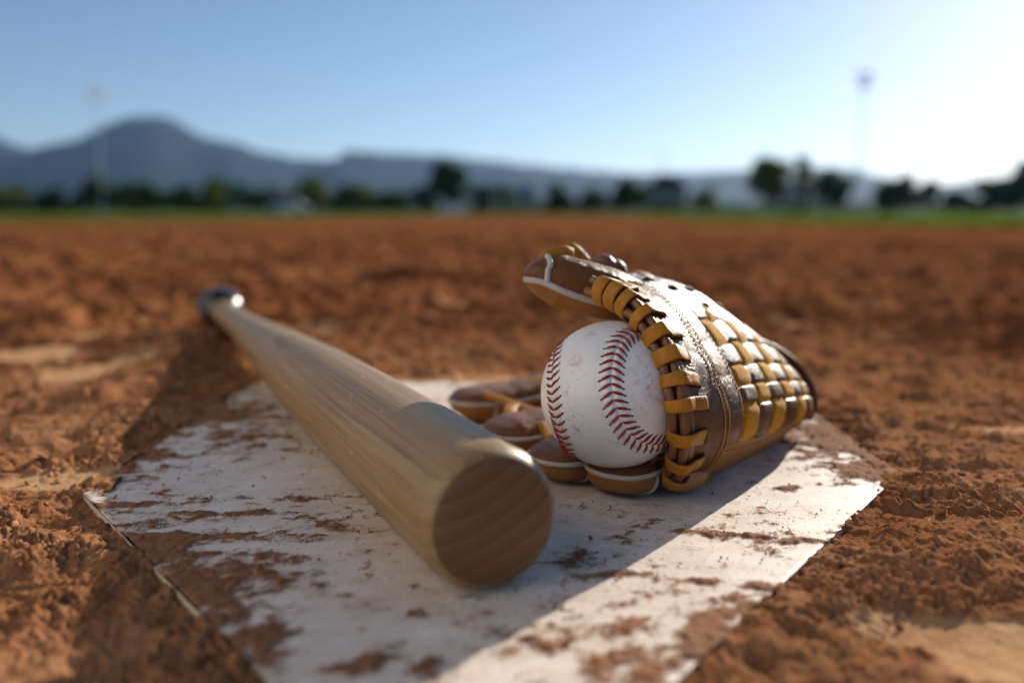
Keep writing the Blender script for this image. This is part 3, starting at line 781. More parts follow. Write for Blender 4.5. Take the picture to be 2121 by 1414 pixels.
# ================================================================== home plate
bb0 = PLATE.min(0); bb1 = PLATE.max(0)
step = 0.00105
gxs = np.arange(bb0[0], bb1[0] + step, step); gys = np.arange(max(bb0[1], 0.10), bb1[1] + step, step)
X, Y = np.meshgrid(gxs, gys, indexing='ij')
x, y = X.ravel(), Y.ravel()
def plate_dirt(x, y):
    ca, sa = math.cos(-.2), math.sin(-.2)
    xr, yr = x * ca - y * sa, x * sa + y * ca
    base = 0.34 * fbm(xr * .55, yr, 11, 3, 101) + 0.72 * fbm(xr * .75, yr, 80, 6, 111, .74)
    s = np.zeros_like(x)
    for u, v, ru, rv, rot, k in ((430, 1062, .055, .0035, -.02, .5), (250, 1045, .035, .004, .08, .4), (620, 1030, .06, .004, .02, .35), (520, 1175, .02, .013, .3, .55),
                           (580, 1195, .016, .009, 0, .5), (760, 1375, .009, .007, .4, .75), (870, 1372, .01, .006, .2, .5), (390, 1235, .035, .022, -.8, .75),
                           (330, 1130, .03, .02, -.7, .5), (470, 1330, .02, .02, -.8, .45), (430, 1115, .03, .006, .1, .35), (560, 905, .09, .035, .1, .22),
                           (480, 850, .08, .05, 0, .3), (250, 955, .03, .05, -.2, .3), (700, 1100, .025, .01, .2, .3), (1230, 1165, .03, .012, -.3, .35), (1300, 1130, .02, .01, 0, .3),
                           (1620, 1010, .013, .009, .3, .6), (1560, 1000, .02, .008, 0, .3), (1700, 960, .03, .02, .2, .5), (1800, 970, .03, .02, .3, .75), (1740, 1120, .006, .004, 0, .6), (1730, 910, .03, .05, .1, .7),
                           (1390, 1195, .05, .004, -.25, .5), (1560, 1110, .05, .003, -.2, .5), (1290, 1300, .016, .01, .2, .5), (1250, 1370, .008, .008, .2, .5), (1340, 1400, .008, .008, .2, .35),
                           (1470, 1300, .02, .008, .9, .45), (1600, 1060, .02, .006, 0, .4), (1640, 1120, .02, .004, -.2, .4), (1450, 1240, .03, .008, -.2, .35), (1120, 1320, .02, .01, .2, .25)):
        s = np.maximum(s, k * blob(x, y, u, v, ru, rv, rot))
    pd = plate_dist(x, y)
    edge = 0.22 * np.exp(pd / 0.014)
    return np.clip(0.27 + base + s * 0.62 + edge * (0.6 + fbm(x, y, 12, 2, 121)), 0, 1.4)
D_ = plate_dirt(x, y)
pd = plate_dist(x, y)
lump = sstep(.46, .7, D_)
z = lump * (0.0007 + 0.0013 * np.clip(fbm(x, y, 230, 3, 131) + .3, 0, 1)) + 0.0005 * fbm(x, y, 9, 2, 141)
edge_r = 0.0005
z -= np.where(pd > -edge_r, edge_r - np.sqrt(np.clip(edge_r ** 2 - np.clip(pd + edge_r, 0, edge_r) ** 2, 0, None)), 0) * .6
keep = pd.reshape(X.shape) <= step * .8
ok = keep[:-1, :-1] & keep[1:, :-1] & keep[1:, 1:] & keep[:-1, 1:]
f = grid_faces(*X.shape).reshape(X.shape[0] - 1, X.shape[1] - 1, 4)[ok]
used = np.unique(f); remap = np.full(len(x), -1); remap[used] = np.arange(len(used))
pv = np.stack([x, y, z], 1)[used]
# pull the rim vertices onto the straight edges of the plate
rim = pd[used] > -step * 1.2
for i in np.nonzero(rim)[0]:
    best, bp = 9, None
    for k in range(5):
        a_, b_ = PLATE[k], PLATE[(k + 1) % 5]; e = b_ - a_
        t_ = np.clip(((pv[i, :2] - a_) @ e) / (e @ e), 0, 1); pp = a_ + t_ * e; dd = np.hypot(*(pv[i, :2] - pp))
        if dd < best: best, bp = dd, pp
    if best < step * 1.25: pv[i, :2] = bp
plate_root = empty('home_plate', (0, 0, 0))
tag(plate_root, 'worn white rubber home plate, smeared with dirt, under the bat and glove', 'home plate')
me = np_mesh('plate_top', pv, remap[f])
attr(me, 'dirt', D_[used])
link('plate_top', me, MAT_PLATE, plate_root)
bm = bmesh.new()
lo = [bm.verts.new((p[0], p[1], -0.02)) for p in PLATE]; hi = [bm.verts.new((p[0], p[1], -0.0007)) for p in PLATE]
for k in range(5):
    bm.faces.new((lo[k], lo[(k + 1) % 5], hi[(k + 1) % 5], hi[k]))
bm.faces.new(lo[::-1])
MAT_PLSIDE = flat_mat('plate_side_rubber', (0.5, 0.4, 0.28), (0.6, 0.5, 0.37), 60, .7)
bm_obj('plate_side', bm, MAT_PLSIDE, plate_root)

# ================================================================== crumbs of dirt
def crumb_mesh(name, pos, size, seed):
    rg = np.random.default_rng(seed)
    bm = bmesh.new(); bmesh.ops.create_icosphere(bm, subdivisions=1, radius=1.0)
    bm.verts.ensure_lookup_table()
    bv = np.array([v.co[:] for v in bm.verts]); bf = np.array([[v.index for v in f.verts] for f in bm.faces]); bm.free()
    n = len(pos)
    q = unit(rg.normal(size=(n, 3, 3)))
    jit = 1 + 0.28 * rg.normal(size=(n, len(bv), 1))
    sc = size[:, None, None] * rg.uniform(0.6, 1.25, (n, 1, 3))
    v = np.einsum('nij,vj->nvi', q, bv) * 0.75 * np.clip(jit, .5, 1.6) * sc + pos[:, None, :]
    fa = bf[None] + (np.arange(n) * len(bv))[:, None, None]
    return np_mesh(name, v.reshape(-1, 3), fa.reshape(-1, 3))
n = 90000
px_ = rng.uniform(-.62, .62, n); py_ = rng.uniform(.2, 1.15, n)
keep = (plate_dist(px_, py_) > 0.001) & (np.abs(px_) < py_ * .72 + .05)
den = sstep(-.1, .35, fbm(px_, py_, 18, 3, 77)) * (1 - packed_mask(px_, py_)) * (1 - sstep(.5, 1.15, py_) * .75)
keep &= rng.uniform(0, 1, n) < den * .6 + .06
px_, py_ = px_[keep], py_[keep]
pz_, _ = ground_height(px_, py_)
sz = 0.0005 + 0.0010 * rng.exponential(.6, len(px_)); sz = np.clip(sz, 0, .0052)
crumbs = link('dirt_crumbs', crumb_mesh('dirt_crumbs', np.stack([px_, py_, pz_ + sz * .3], 1), sz, 3), MAT_CRUMB)
tag(crumbs, 'loose crumbs of reddish clay scattered over the dirt', 'dirt', kind='stuff')
n = 90000
px_ = rng.uniform(bb0[0], bb1[0], n); py_ = rng.uniform(.2, bb1[1], n)
dd = plate_dirt(px_, py_)
keep = (plate_dist(px_, py_) < -.002) & (rng.uniform(0, 1, n) < sstep(.3, .75, dd) * .25 + .03)
px_, py_ = px_[keep], py_[keep]
sz = np.clip(0.0002 + 0.0003 * rng.exponential(.7, len(px_)), 0, .0022)
pc = link('plate_crumbs', crumb_mesh('plate_crumbs', np.stack([px_, py_, np.full(len(px_), .0005) + sz * .4], 1), sz, 4), MAT_CRUMB)
tag(pc, 'small crumbs of clay lying on the white plate', 'dirt', kind='stuff')

# ================================================================== bat
BAT_R = 0.0284
KNOB_R = 0.0265
bat_a = G(1028, 1232); bat_b = G(458, 684)
e0 = bat_a + np.array([0, 0, BAT_R]); e1 = bat_b + np.array([0, 0, KNOB_R])
bat_len = np.linalg.norm(e1 - e0)
ax = unit(e1 - e0); sd = unit(np.cross([0, 0, 1.0], ax)); up = np.cross(ax, sd)
bat = empty('baseball_bat', e0)
bat.matrix_world = Matrix(((ax[0], sd[0], up[0], e0[0]), (ax[1], sd[1], up[1], e0[1]), (ax[2], sd[2], up[2], e0[2]), (0, 0, 0, 1)))
tag(bat, 'wooden baseball bat lying across home plate with its barrel end toward the viewer', 'baseball bat')
def lathe(name, prof, mat, parent, sides=72):
    prof = np.array(prof, float)
    a_ = np.linspace(0, 2 * np.pi, sides, endpoint=False)
    v = np.stack([np.repeat(prof[:, 0], sides), (prof[:, 1][:, None] * np.cos(a_)).ravel(), (prof[:, 1][:, None] * np.sin(a_)).ravel()], 1)
    me = np_mesh(name, v, grid_faces(len(prof), sides, True)[:, ::-1])
    return link(name, me, mat, parent)
L = bat_len
rim = [(0.0012, BAT_R * .865), (0.0022, BAT_R * .905), (0.0045, BAT_R * .948), (0.0075, BAT_R * .978), (0.011, BAT_R * .995)]
body = spline([(0.015, BAT_R), (L * .12, BAT_R * 1.0), (L * .25, BAT_R * .985), (L * .38, BAT_R * .93), (L * .5, BAT_R * .82), (L * .62, BAT_R * .68), (L * .74, BAT_R * .55), (L * .86, BAT_R * .485), (L * .945, BAT_R * .49), (L * .965, BAT_R * .5)], 60)
lathe('barrel_and_handle', rim + [tuple(p) for p in body], MAT_WOOD, bat)
face = [(-0.0012, 0.00002), (-0.0012, BAT_R * .3), (-0.0008, BAT_R * .6), (-0.0001, BAT_R * .78), (0.0006, BAT_R * .84), (0.0012, BAT_R * .866)]
lathe('end_face', face, MAT_END, bat)
kn = [(L * .955, BAT_R * .5), (L * .963, BAT_R * .68), (L * .972, KNOB_R * .9), (L * .988, KNOB_R), (L * .998, KNOB_R * .98), (L * 1.007, KNOB_R * .86), (L * 1.011, KNOB_R * .6), (L * 1.0125, 0.00002)]
lathe('knob', spline(kn, 30), MAT_KNOB, bat)

# ================================================================== baseball
BALL_C = P(1272, 816, 0.433); BALL_R = 152 / FPX * 0.433
ball = empty('baseball', BALL_C)
tag(ball, 'white leather baseball with red stitching, specked with dirt, held in the glove', 'baseball')
qs = np.array([-0.24037838, -0.62704163, -0.72283377, -0.16293669])
Rq = np.array(Quaternion(qs).to_matrix())
CAMR = np.array([[1, 0, 0], [0, SP, -CP], [0, CP, SP]]).T.T   # camera right/up/back -> world (columns)
CAMM = np.stack([np.array([1, 0, 0]), np.array([0, SP, CP]), np.array([0, -CP, SP])], 1)
SA = 0.44
def seam_curve(t):
    a_ = np.pi / 2 - (np.pi / 2 - SA) * np.cos(t); b_ = t / 2 + SA * np.sin(2 * t)
    return np.stack([np.sin(a_) * np.cos(b_), np.sin(a_) * np.sin(b_), np.cos(a_)], -1)
tt = np.linspace(0, 4 * np.pi, 4001)
sc_ = seam_curve(tt) @ Rq.T @ CAMM.T
arc = np.concatenate([[0], np.cumsum(np.linalg.norm(np.diff(sc_, axis=0), axis=1))])
NST = 108
sa = (np.arange(NST) + .5) / NST * arc[-1]
st_p = unit(np.stack([np.interp(sa, arc, sc_[:, k]) for k in range(3)], 1))
sb_ = sa + 0.004
st_t = unit(np.stack([np.interp(sb_ % arc[-1], arc, sc_[:, k]) for k in range(3)], 1) - st_p)
bm = bmesh.new(); bmesh.ops.create_icosphere(bm, subdivisions=7, radius=1.0)
me = bpy.data.meshes.new('cover'); bm.to_mesh(me); bm.free()
co = np.empty(len(me.vertices) * 3, np.float32); me.vertices.foreach_get('co', co); co = unit(co.reshape(-1, 3))
na = 1600
aa = np.linspace(0, arc[-1], na, endpoint=False)
cp = unit(np.stack([np.interp(aa, arc, sc_[:, k]) for k in range(3)], 1))
dist = np.empty(len(co)); idx = np.empty(len(co), int)
for i in range(0, len(co), 20000):
    dots = co[i:i + 20000] @ cp.T
    idx[i:i + 20000] = dots.argmax(1); dist[i:i + 20000] = np.arccos(np.clip(dots.max(1), -1, 1))
dmm = dist * BALL_R * 1000
phase = aa[idx] / arc[-1] * NST                        # stitch number along the seam
groove = -0.55 * np.exp(-(dmm / 0.42) ** 2)
ridge = 0.6 * np.exp(-((dmm - 2.0) / 1.9) ** 2)
pucker = -0.42 * np.cos(2 * np.pi * (phase - 0.0 - dmm * .105)) * np.exp(-((dmm - 2.6) / 1.9) ** 2) * -1
hole = -0.75 * np.exp(-((dmm - 4.7) / .55) ** 2) * np.clip(-np.cos(2 * np.pi * (phase - .5 + .5 - .5 - dmm * .0)), 0, 1) * 0
co2 = co * (BALL_R + (groove + ridge + pucker * .8)[:, None] * 1e-3)
me.vertices.foreach_set('co', co2.astype(np.float32).ravel()); me.update()
link('cover', me, MAT_BALL, ball)
# one stitch: two strokes leaving the seam in a V, curved to the ball's surface, shared by all stitches
def stitch_meshes():
    vs_all, fs_all, hv, hf = [], [], [], []
    for s in (-1, 1):
        pts = []
        for k in np.linspace(0, 1, 9):
            lat = s * (0.25 + 5.0 * k) * 1e-3; lon = (-0.3 + 2.3 * k ** 1.15) * 1e-3
            hgt = (0.25 + 0.55 * math.sin(math.pi * min(1, k * 1.02) ** .8) - 0.25 * k) * 1e-3
            d_ = np.array([lon / BALL_R, lat / BALL_R, 1.0]); d_ = d_ / np.linalg.norm(d_)
            pts.append(d_ * (BALL_R + hgt))
        m_ = tube_mesh('tmp', pts, np.array([.38, .56, .66, .7, .68, .63, .55, .42, .25]) * 1e-3 * 1.05, 8)
        off = sum(len(a_) for a_ in vs_all)
        vs_all.append(np.array([v.co[:] for v in m_.vertices])); fs_all += [[i + off for i in p.vertices] for p in m_.polygons]
        bpy.data.meshes.remove(m_)
        c_ = np.array([2.25e-3 / BALL_R, s * 5.5e-3 / BALL_R, 1.0]); c_ /= np.linalg.norm(c_)
        dr = unit(np.array([.4, s * .9, 0])); dr = dr - c_ * (dr @ c_); dr = unit(dr); e2 = np.cross(c_, dr)
        a_ = np.linspace(0, 2 * np.pi, 12, endpoint=False)
        o2 = len(hv)
        hv += [c_ * (BALL_R + .00042)] + [c_ * (BALL_R + .00022) + dr * math.cos(q) * .00085 + e2 * math.sin(q) * .00042 for q in a_]
        hf += [[o2, o2 + 1 + i, o2 + 1 + (i + 1) % 12] for i in range(12)]
    ms = bpy.data.meshes.new('stitch'); ms.from_pydata(np.concatenate(vs_all).tolist(), [], fs_all); ms.materials.append(MAT_RED)
    mh = bpy.data.meshes.new('needle_hole'); mh.from_pydata([list(v) for v in hv], [], hf); mh.materials.append(MAT_HOLE)
    for m_ in (ms, mh): m_.polygons.foreach_set('use_smooth', np.ones(len(m_.polygons), bool)); m_.update()
    return ms, mh
ms, mh = stitch_meshes()
for k in range(NST):
    zc = st_p[k]; xc = unit(st_t[k] - zc * (st_t[k] @ zc)); yc = np.cross(zc, xc)
    M = Matrix(((xc[0], yc[0], zc[0], 0), (xc[1], yc[1], zc[1], 0), (xc[2], yc[2], zc[2], 0), (0, 0, 0, 1)))
    s = bpy.data.objects.new('stitch', ms); COL.objects.link(s); s.parent = ball; s.matrix_local = M
    hh_ = bpy.data.objects.new('needle_hole', mh); COL.objects.link(hh_); hh_.parent = s

# ================================================================== glove
glove = empty('baseball_glove', (0.09, 0.45, 0.0))
GL0 = np.array([0.09, 0.45, 0.0])
tag(glove, 'brown leather baseball glove with mustard laces folded over the ball on home plate', 'baseball glove')
def gl(name, me, mat, parent=None, smooth=True):
    """link a mesh given in world coordinates under the glove"""
    co = np.empty(len(me.vertices) * 3, np.float32); me.vertices.foreach_get('co', co)
    me.vertices.foreach_set('co', (co.reshape(-1, 3) - GL0).astype(np.float32).ravel()); me.update()
    o = link(name, me, mat, parent or glove, smooth)
    return o
# control net of the outer shell: rows run along the laced edge (thumb -> ground), columns front -> back
CT = [
    [(1225, 592, .437), (1262, 578, .462), (1292, 571, .490), (1322, 572, .522), (1335, 592, .560), (1335, 640, .585)],
    [(1290, 622, .424), (1335, 600, .452), (1382, 590, .490), (1424, 600, .530), (1436, 625, .572), (1420, 680, .600)],
    [(1345, 673, .412), (1402, 652, .442), (1460, 642, .490), (1505, 652, .540), (1510, 680, .585), (1490, 730, .615)],
    [(1384, 742, .404), (1450, 728, .433), (1530, 712, .483), (1592, 722, .540), (1582, 745, .588), (1545, 775, .615)],
    [(1402, 812, .400), (1484, 800, .426), (1575, 785, .471), (1652, 785, .533), (1632, 798, .583), (1585, 812, .607)],
    [(1412, 882, .402), (1502, 866, .424), (1592, 848, .466), (1676, 833, .528), (1645, 845, .575), (1590, 842, .600)],
    [(1408, 952, .414), (1490, 928, .432), (1575, 905, .474), (1664, 868, .534), (1625, 868, .573), (1570, 862, .592)],
    [(1394, 998, .430), (1448, 986, .449), (1512, 966, .474), (1602, 918, .531), (1572, 892, .560), (1528, 872, .585)],
]
NET = np.array([[P(*c) for c in row] for row in CT])
def _cr(Pm, x, axis):
    n_ = Pm.shape[axis]
    Pm = np.moveaxis(Pm, axis, 0)
    ext = np.concatenate([2 * Pm[:1] - Pm[1:2], Pm, 2 * Pm[-1:] - Pm[-2:-1]])
    return ext
EXT = _cr(_cr(NET, None, 0), None, 1)
EXT = np.moveaxis(EXT, 0, 1) if EXT.shape[0] != NET.shape[0] + 2 else EXT
def _w(f):
    return np.stack([-.5 * f + f * f - .5 * f ** 3, 1 - 2.5 * f * f + 1.5 * f ** 3, .5 * f + 2 * f * f - 1.5 * f ** 3, -.5 * f * f + .5 * f ** 3], -1)
def S(s, t):
    s = np.clip(np.asarray(s, float), 0, NET.shape[0] - 1 - 1e-6); t = np.clip(np.asarray(t, float), 0, NET.shape[1] - 1 - 1e-6)
    s, t = np.broadcast_arrays(s, t)
    i = s.astype(int); j = t.astype(int)
    ws, wt = _w(s - i), _w(t - j)
    out = np.zeros(s.shape + (3,))
    for a_ in range(4):
        for b_ in range(4):
            out += (ws[..., a_] * wt[..., b_])[..., None] * EXT[i + a_, j + b_]
    return out
GC = np.array([0.075, 0.47, 0.035])
def SN(s, t):
    h_ = 0.02
    ds = S(np.minimum(np.asarray(s) + h_, 7), t) - S(np.maximum(np.asarray(s) - h_, 0), t)
    dt = S(s, np.minimum(np.asarray(t) + h_, 5)) - S(s, np.maximum(np.asarray(t) - h_, 0))
    n_ = unit(np.cross(ds, dt))
    m_ = S(3.5, 1.5) - GC; ref = unit(np.cross(S(3.52, 1.5) - S(3.48, 1.5), S(3.5, 1.52) - S(3.5, 1.48)))
    return n_ if ref @ m_ > 0 else -n_
def panel(name, fst, na, nb, off, thick, mat, parent=None, wrinkle=0.0):
    """curved leather panel over the shell: fst maps (a,b) in 0..1 to shell parameters"""
    A, B = np.meshgrid(np.linspace(0, 1, na), np.linspace(0, 1, nb), indexing='ij')
    s, t = fst(A, B)
    p = S(s, t); n_ = SN(s, t)
    o = np.full(A.shape, off) if np.isscalar(off) else off(A, B)
    ed = np.minimum(np.minimum(A * (na - 1), (1 - A) * (na - 1)), np.minimum(B * (nb - 1), (1 - B) * (nb - 1)))
    rnd = np.where(ed < .5, .35, 0.0) * thick
    if wrinkle:
        o = o + wrinkle * fbm(s.ravel() * 1.0, t.ravel() * 1.6, 2.2, 3, 17).reshape(A.shape)
    top = p + n_ * (o - rnd)[..., None]; bot = p + n_ * (o - thick)[..., None]
    v = np.concatenate([top.reshape(-1, 3), bot.reshape(-1, 3)])
    f = grid_faces(na, nb); k = na * nb
    fl = [f, f[:, ::-1] + k]
    loop = [i * nb for i in range(na)] + [(na - 1) * nb + j for j in range(1, nb)] + [i * nb + nb - 1 for i in range(na - 2, -1, -1)] + [j for j in range(nb - 2, 0, -1)]
    loop = np.array(loop); l2 = np.roll(loop, -1)
    fl.append(np.stack([loop, loop + k, l2 + k, l2], 1)[:, ::-1])
    me = np_mesh(name, v, np.concatenate(fl))
    bm = bmesh.new(); bm.from_mesh(me); bmesh.ops.recalc_face_normals(bm, faces=bm.faces[:]); bm.to_mesh(me); bm.free()
    return gl(name, me, mat, parent)
def lerp(a, b, k): return a + (b - a) * k
LT = [1.0, 1.5, 2.0, 2.4, 2.7, 3.0, 3.5]; LS = [1.95, 2.05, 2.2, 2.45, 2.7, 2.95, 3.2]
ledge = lambda t: np.interp(t, LT, LS)
T4 = 0.0042
border = panel('border_panel', lambda a, b: (lerp(0, 7, a), lerp(0.05, 1.06, b)), 90, 26, .0022, .0055, MAT_BROWN, wrinkle=.0007)
panel('lining', lambda a, b: (lerp(0, 7, a), lerp(0.1, 5, b)), 60, 50, -.0035, .002, MAT_TAN)
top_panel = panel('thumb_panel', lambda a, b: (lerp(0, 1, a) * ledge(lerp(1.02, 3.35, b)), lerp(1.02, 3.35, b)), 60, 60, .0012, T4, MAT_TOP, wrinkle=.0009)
panel('base_panel', lambda a, b: (lerp(5.88, 7, a), lerp(1.02, 3.6, b)), 24, 60, .0004, T4, MAT_TAN, wrinkle=.0005)
panel('back_panel', lambda a, b: (lerp(0, 7, a), lerp(3.3, 5, b)), 60, 30, .0002, T4, MAT_BROWN, wrinkle=.0009)
panel('web_welt', lambda a, b: (lerp(ledge(1.2) - .15, 5.95, a), lerp(1.03, 1.42, b)), 60, 12, lambda a, b: .0006 + .0006 * np.sin(np.pi * b) + .0007 * np.abs(np.sin(a * np.pi * 4.2)) ** .5, .0032, MAT_BROWN)
# woven web: mustard suede warps over and under brown leather wefts
cols = [1.42, 1.78, 2.08, 2.34, 2.58, 2.78, 2.96, 3.12, 3.3]
rows_s = [1.7, 2.3, 2.95, 3.55, 4.1, 4.66, 5.98]
def row_of(s): return np.clip(np.searchsorted(rows_s, s, side='right') - 1, 0, len(rows_s) - 2)
def weave_sign(c, s):             # smooth +1/-1 along a warp
    s = np.asarray(s, float); out = np.zeros_like(s)
    r = row_of(s)
    sg = np.where((c + (len(rows_s) - 2 - r)) % 2 == 0, 1.0, -1.0)
    lo_ = np.array(rows_s)[r]; hi_ = np.array(rows_s)[r + 1]
    edge = np.minimum(s - lo_, hi_ - s) / (hi_ - lo_)
    return sg * sstep(0.0, 0.22, edge)
for c in range(len(cols) - 1):
    c0, c1 = cols[c], cols[c + 1]; g_ = (c1 - c0) * .07
    panel('web_strap', lambda a, b, c0=c0, c1=c1, g_=g_: (lerp(ledge((c0 + c1) / 2) - .3, 5.98, a), lerp(c0 + g_, c1 - g_, b)), 70, 8,
          lambda a, b, c=c, c0=c0, c1=c1: .0002 + .0012 * weave_sign(c, lerp(ledge((c0 + c1) / 2) - .3, 5.98, a)) + .0003 * np.sin(np.pi * b), .0018, MAT_SUEDE)
for r in range(len(rows_s) - 1):
    s0, s1 = rows_s[r], rows_s[r + 1]; g_ = (s1 - s0) * .05
    tb0 = 1.4
    tb1 = 3.3
    # the strip stops where it dives under the thumb panel
    tcut = np.interp((s0 + s1) / 2 + .1, LS, LT) + .25 if (s0 + s1) / 2 < LS[-1] else tb1
    tb1 = min(tb1, max(tcut, 1.75))
    def woff(a, b, r=r, tb0=tb0, tb1=tb1, s0=s0, s1=s1):
        t = lerp(tb0, tb1, b); out = np.zeros_like(t)
        for c in range(len(cols) - 1):
            inside = (t >= cols[c]) & (t < cols[c + 1]); ed = np.minimum(t - cols[c], cols[c + 1] - t) / (cols[c + 1] - cols[c])
            sg = 1.0 if (c + (len(rows_s) - 2 - r)) % 2 == 0 else -1.0
            out = np.where(inside, -sg * sstep(0, .25, ed), out)
        return .0003 + .0013 * out + .0003 * np.sin(np.pi * a)
    panel('web_strip', lambda a, b, s0=s0, s1=s1, g_=g_, tb0=tb0, tb1=tb1: (lerp(s0 + g_, s1 - g_, a), lerp(tb0, tb1, b)), 12, 80, woff, .0018, MAT_BROWN)

# laced front edge: core, two cords and the mustard straps around them
ss = np.linspace(0.0, 7.0, 120)
E = S(ss, 0.0); EN = SN(ss, 0.02); ET = unit(np.gradient(E, axis=0)); ED = unit(np.cross(ET, EN))
if ((S(ss, .1) - E) * ED).sum() < 0: ED = -ED
RC = 0.0042
gl('edge_core', tube_mesh('edge_core', E + ED * .003, RC, 14), MAT_CORD)
for k in (-1, 1):
    wob = 0.0004 * np.sin(ss * 5 + k)
    gl('edge_cord', tube_mesh('edge_cord', E + EN * (.0030 + k * .0014)[:, None] * 1.0 - ED * (.0016 - k * .0022 + wob)[:, None] if False else E + EN * (0.0006 + 0.0024 * k) - ED * (0.0026 - 0.0012 * k) + EN * wob[:, None], .0023, 10), MAT_CORD)
strap_s = [0.42, 0.80, 1.20, 1.78, 2.36, 2.98, 3.66, 4.36, 5.22, 5.98, 6.62]
for k, s0 in enumerate(strap_s):
    path, nr = [], []
    e = S(s0, 0.0); n0 = SN(s0, .02); tn = unit(S(min(s0 + .03, 7), 0) - S(max(s0 - .03, 0), 0)); d0 = unit(np.cross(tn, n0)); d0 = d0 if d0 @ (S(s0, .1) - e) > 0 else -d0
    tl = 0.47 + 0.04 * math.sin(k * 2.1)
    slant = 0.22 + .08 * math.sin(k * 3.3)
    for t in np.linspace(tl, 0.16, 9):
        q = S(s0 + slant * t, t); nn = SN(s0, t)
        kq = (tl - t) / tl; lift = .0034 + .0022 * kq + .0006 * math.sin(k * 4.1 + t * 9) - (.0022 if t == tl else 0)
        path.append(q + nn * lift); nr.append(nn)
    rr0 = 0.0074
    for an in np.linspace(math.radians(68), math.radians(-90), 11):
        dv = -d0 * math.cos(an) + n0 * math.sin(an)
        path.append(e + d0 * .0012 + dv * rr0 * (1 if an > -.3 else .95)); nr.append(dv)
    for q in (.006, .012):
        path.append(e + d0 * q - n0 * .0072); nr.append(-n0)
    path = np.array(path); nr = unit(np.array(nr))
    path = spline(path[::1], 44); idx_ = np.linspace(0, len(nr) - 1, 44); nr = unit(np.stack([np.interp(idx_, np.arange(len(nr)), nr[:, j]) for j in range(3)], 1))
    tg = unit(np.gradient(path, axis=0)); side = unit(np.cross(tg, nr)); nr = unit(np.cross(side, tg))
    w_ = 0.0068 + .0008 * math.sin(k * 1.7)
    gl('lace_strap', ribbon_mesh('lace_strap', path, side, nr, w_ * (1 + .05 * np.sin(np.linspace(0, 5, 44) + k)), .0018, (MAT_MUSTARD, MAT_RAW)), MAT_MUSTARD)
    # slit the strap enters
    q = S(s0 + slant * tl, tl + .03); nn = SN(s0, tl); tt_ = unit(S(s0 + .1, tl) - S(s0 - .1, tl))
    gl('lace_hole', tube_mesh('lace_hole', [q + nn * .0024 - tt_ * .0042, q + nn * .0026, q + nn * .0024 + tt_ * .0042], np.array([.0003, .0008, .0011, .0008, .0003]), 8, 5), MAT_HOLE)

# stitched seams
def stitches(name, fs, n_, off, length=.0016, rad=.00032):
    k = np.linspace(0, 1, n_)
    s, t = fs(k); p = S(s, t) + SN(s, t) * off; tg = unit(np.gradient(p, axis=0)); nn = SN(s, t)
    vs_, fs_ = [], []
    for i in range(n_):
        m_ = tube_mesh('tmp', [p[i] - tg[i] * length / 2 - nn[i] * .0003, p[i] + nn[i] * .0002, p[i] + tg[i] * length / 2 - nn[i] * .0003], rad, 5)
        o_ = len(vs_); vs_ += [v.co[:] for v in m_.vertices]; fs_ += [[q + o_ for q in f_.vertices] for f_ in m_.polygons]
        bpy.data.meshes.remove(m_)
    me = bpy.data.meshes.new(name); me.from_pydata(vs_, [], fs_); me.update()
    o = gl(name, me, MAT_THREAD); o['kind'] = 'stuff'
stitches('seam_stitching', lambda k: (lerp(.3, 6.9, k), .90 + 0 * k), 64, .0027)
stitches('seam_stitching', lambda k: (lerp(.3, 6.9, k), 1.0 + 0 * k), 64, .0027)
stitches('welt_stitching', lambda k: (lerp(2.6, 6.1, k), 1.35 + 0 * k), 30, .0018)
stitches('base_stitching', lambda k: (lerp(6.15, 6.15, k), lerp(1.2, 3.0, k)), 34, .0010)
# slots with a short lace in the thumb panel
for s0, t0 in ((0.75, 1.55), (1.25, 1.75), (1.3, 2.35), (1.85, 2.75), (1.9, 2.1)):
    p = S(s0, t0); nn = SN(s0, t0); dt = unit(S(s0 + .1, t0 + .1) - S(s0 - .1, t0 - .1))
    gl('lace_hole', tube_mesh('lace_hole', [p + nn * .0016 - dt * .0055, p + nn * .0022, p + nn * .0016 + dt * .0055], np.array([.0003, .0009, .0013, .0013, .0009, .0003]), 8, 6), MAT_HOLE)

# thumb stall
TA = [P(1086, 577, .452), P(1112, 575, .453), P(1150, 580, .455), P(1200, 594, .458), P(1250, 607, .462), P(1310, 628, .472)]
TW = [.0048, .0092, .0136, .0142, .0140, .012]; TD = [.005, .010, .0145, .0165, .017, .016]
nA = 46
tc = spline(TA, nA); kk = np.linspace(0, len(TW) - 1, nA); tw = np.interp(kk, range(len(TW)), TW); td = np.interp(kk, range(len(TD)), TD)
cap = np.sqrt(np.clip(1 - (1 - np.clip(np.arange(nA) / 7.0, 0.02, 1)) ** 2, 0, 1)); tw *= .35 + .65 * cap; td *= .25 + .75 * cap
ttg = unit(np.gradient(tc, axis=0)); tsd = unit(np.cross(ttg, [0, 0, 1.0])); tsd = np.where((tsd[:, 1] > 0)[:, None], -tsd, tsd); tup = unit(np.cross(tsd, ttg)); tup = np.where((tup[:, 2] < 0)[:, None], -tup, tup)
def thumb_pt(i, th_, grow=0.0):
    c_, s_ = np.cos(th_), np.sin(th_)
    cc_ = np.sign(c_) * np.abs(c_) ** .85; sn_ = np.sign(s_) * np.abs(s_) ** .85
    return tc[i] + tsd[i] * (cc_ * (td[i] + grow))[..., None] + tup[i] * (sn_ * (tw[i] + grow))[..., None]
PIPE_TH = np.interp(np.linspace(0, 1, nA), [0, .2, .45, 1], [R(-2), R(-6), R(-15), R(-22)])
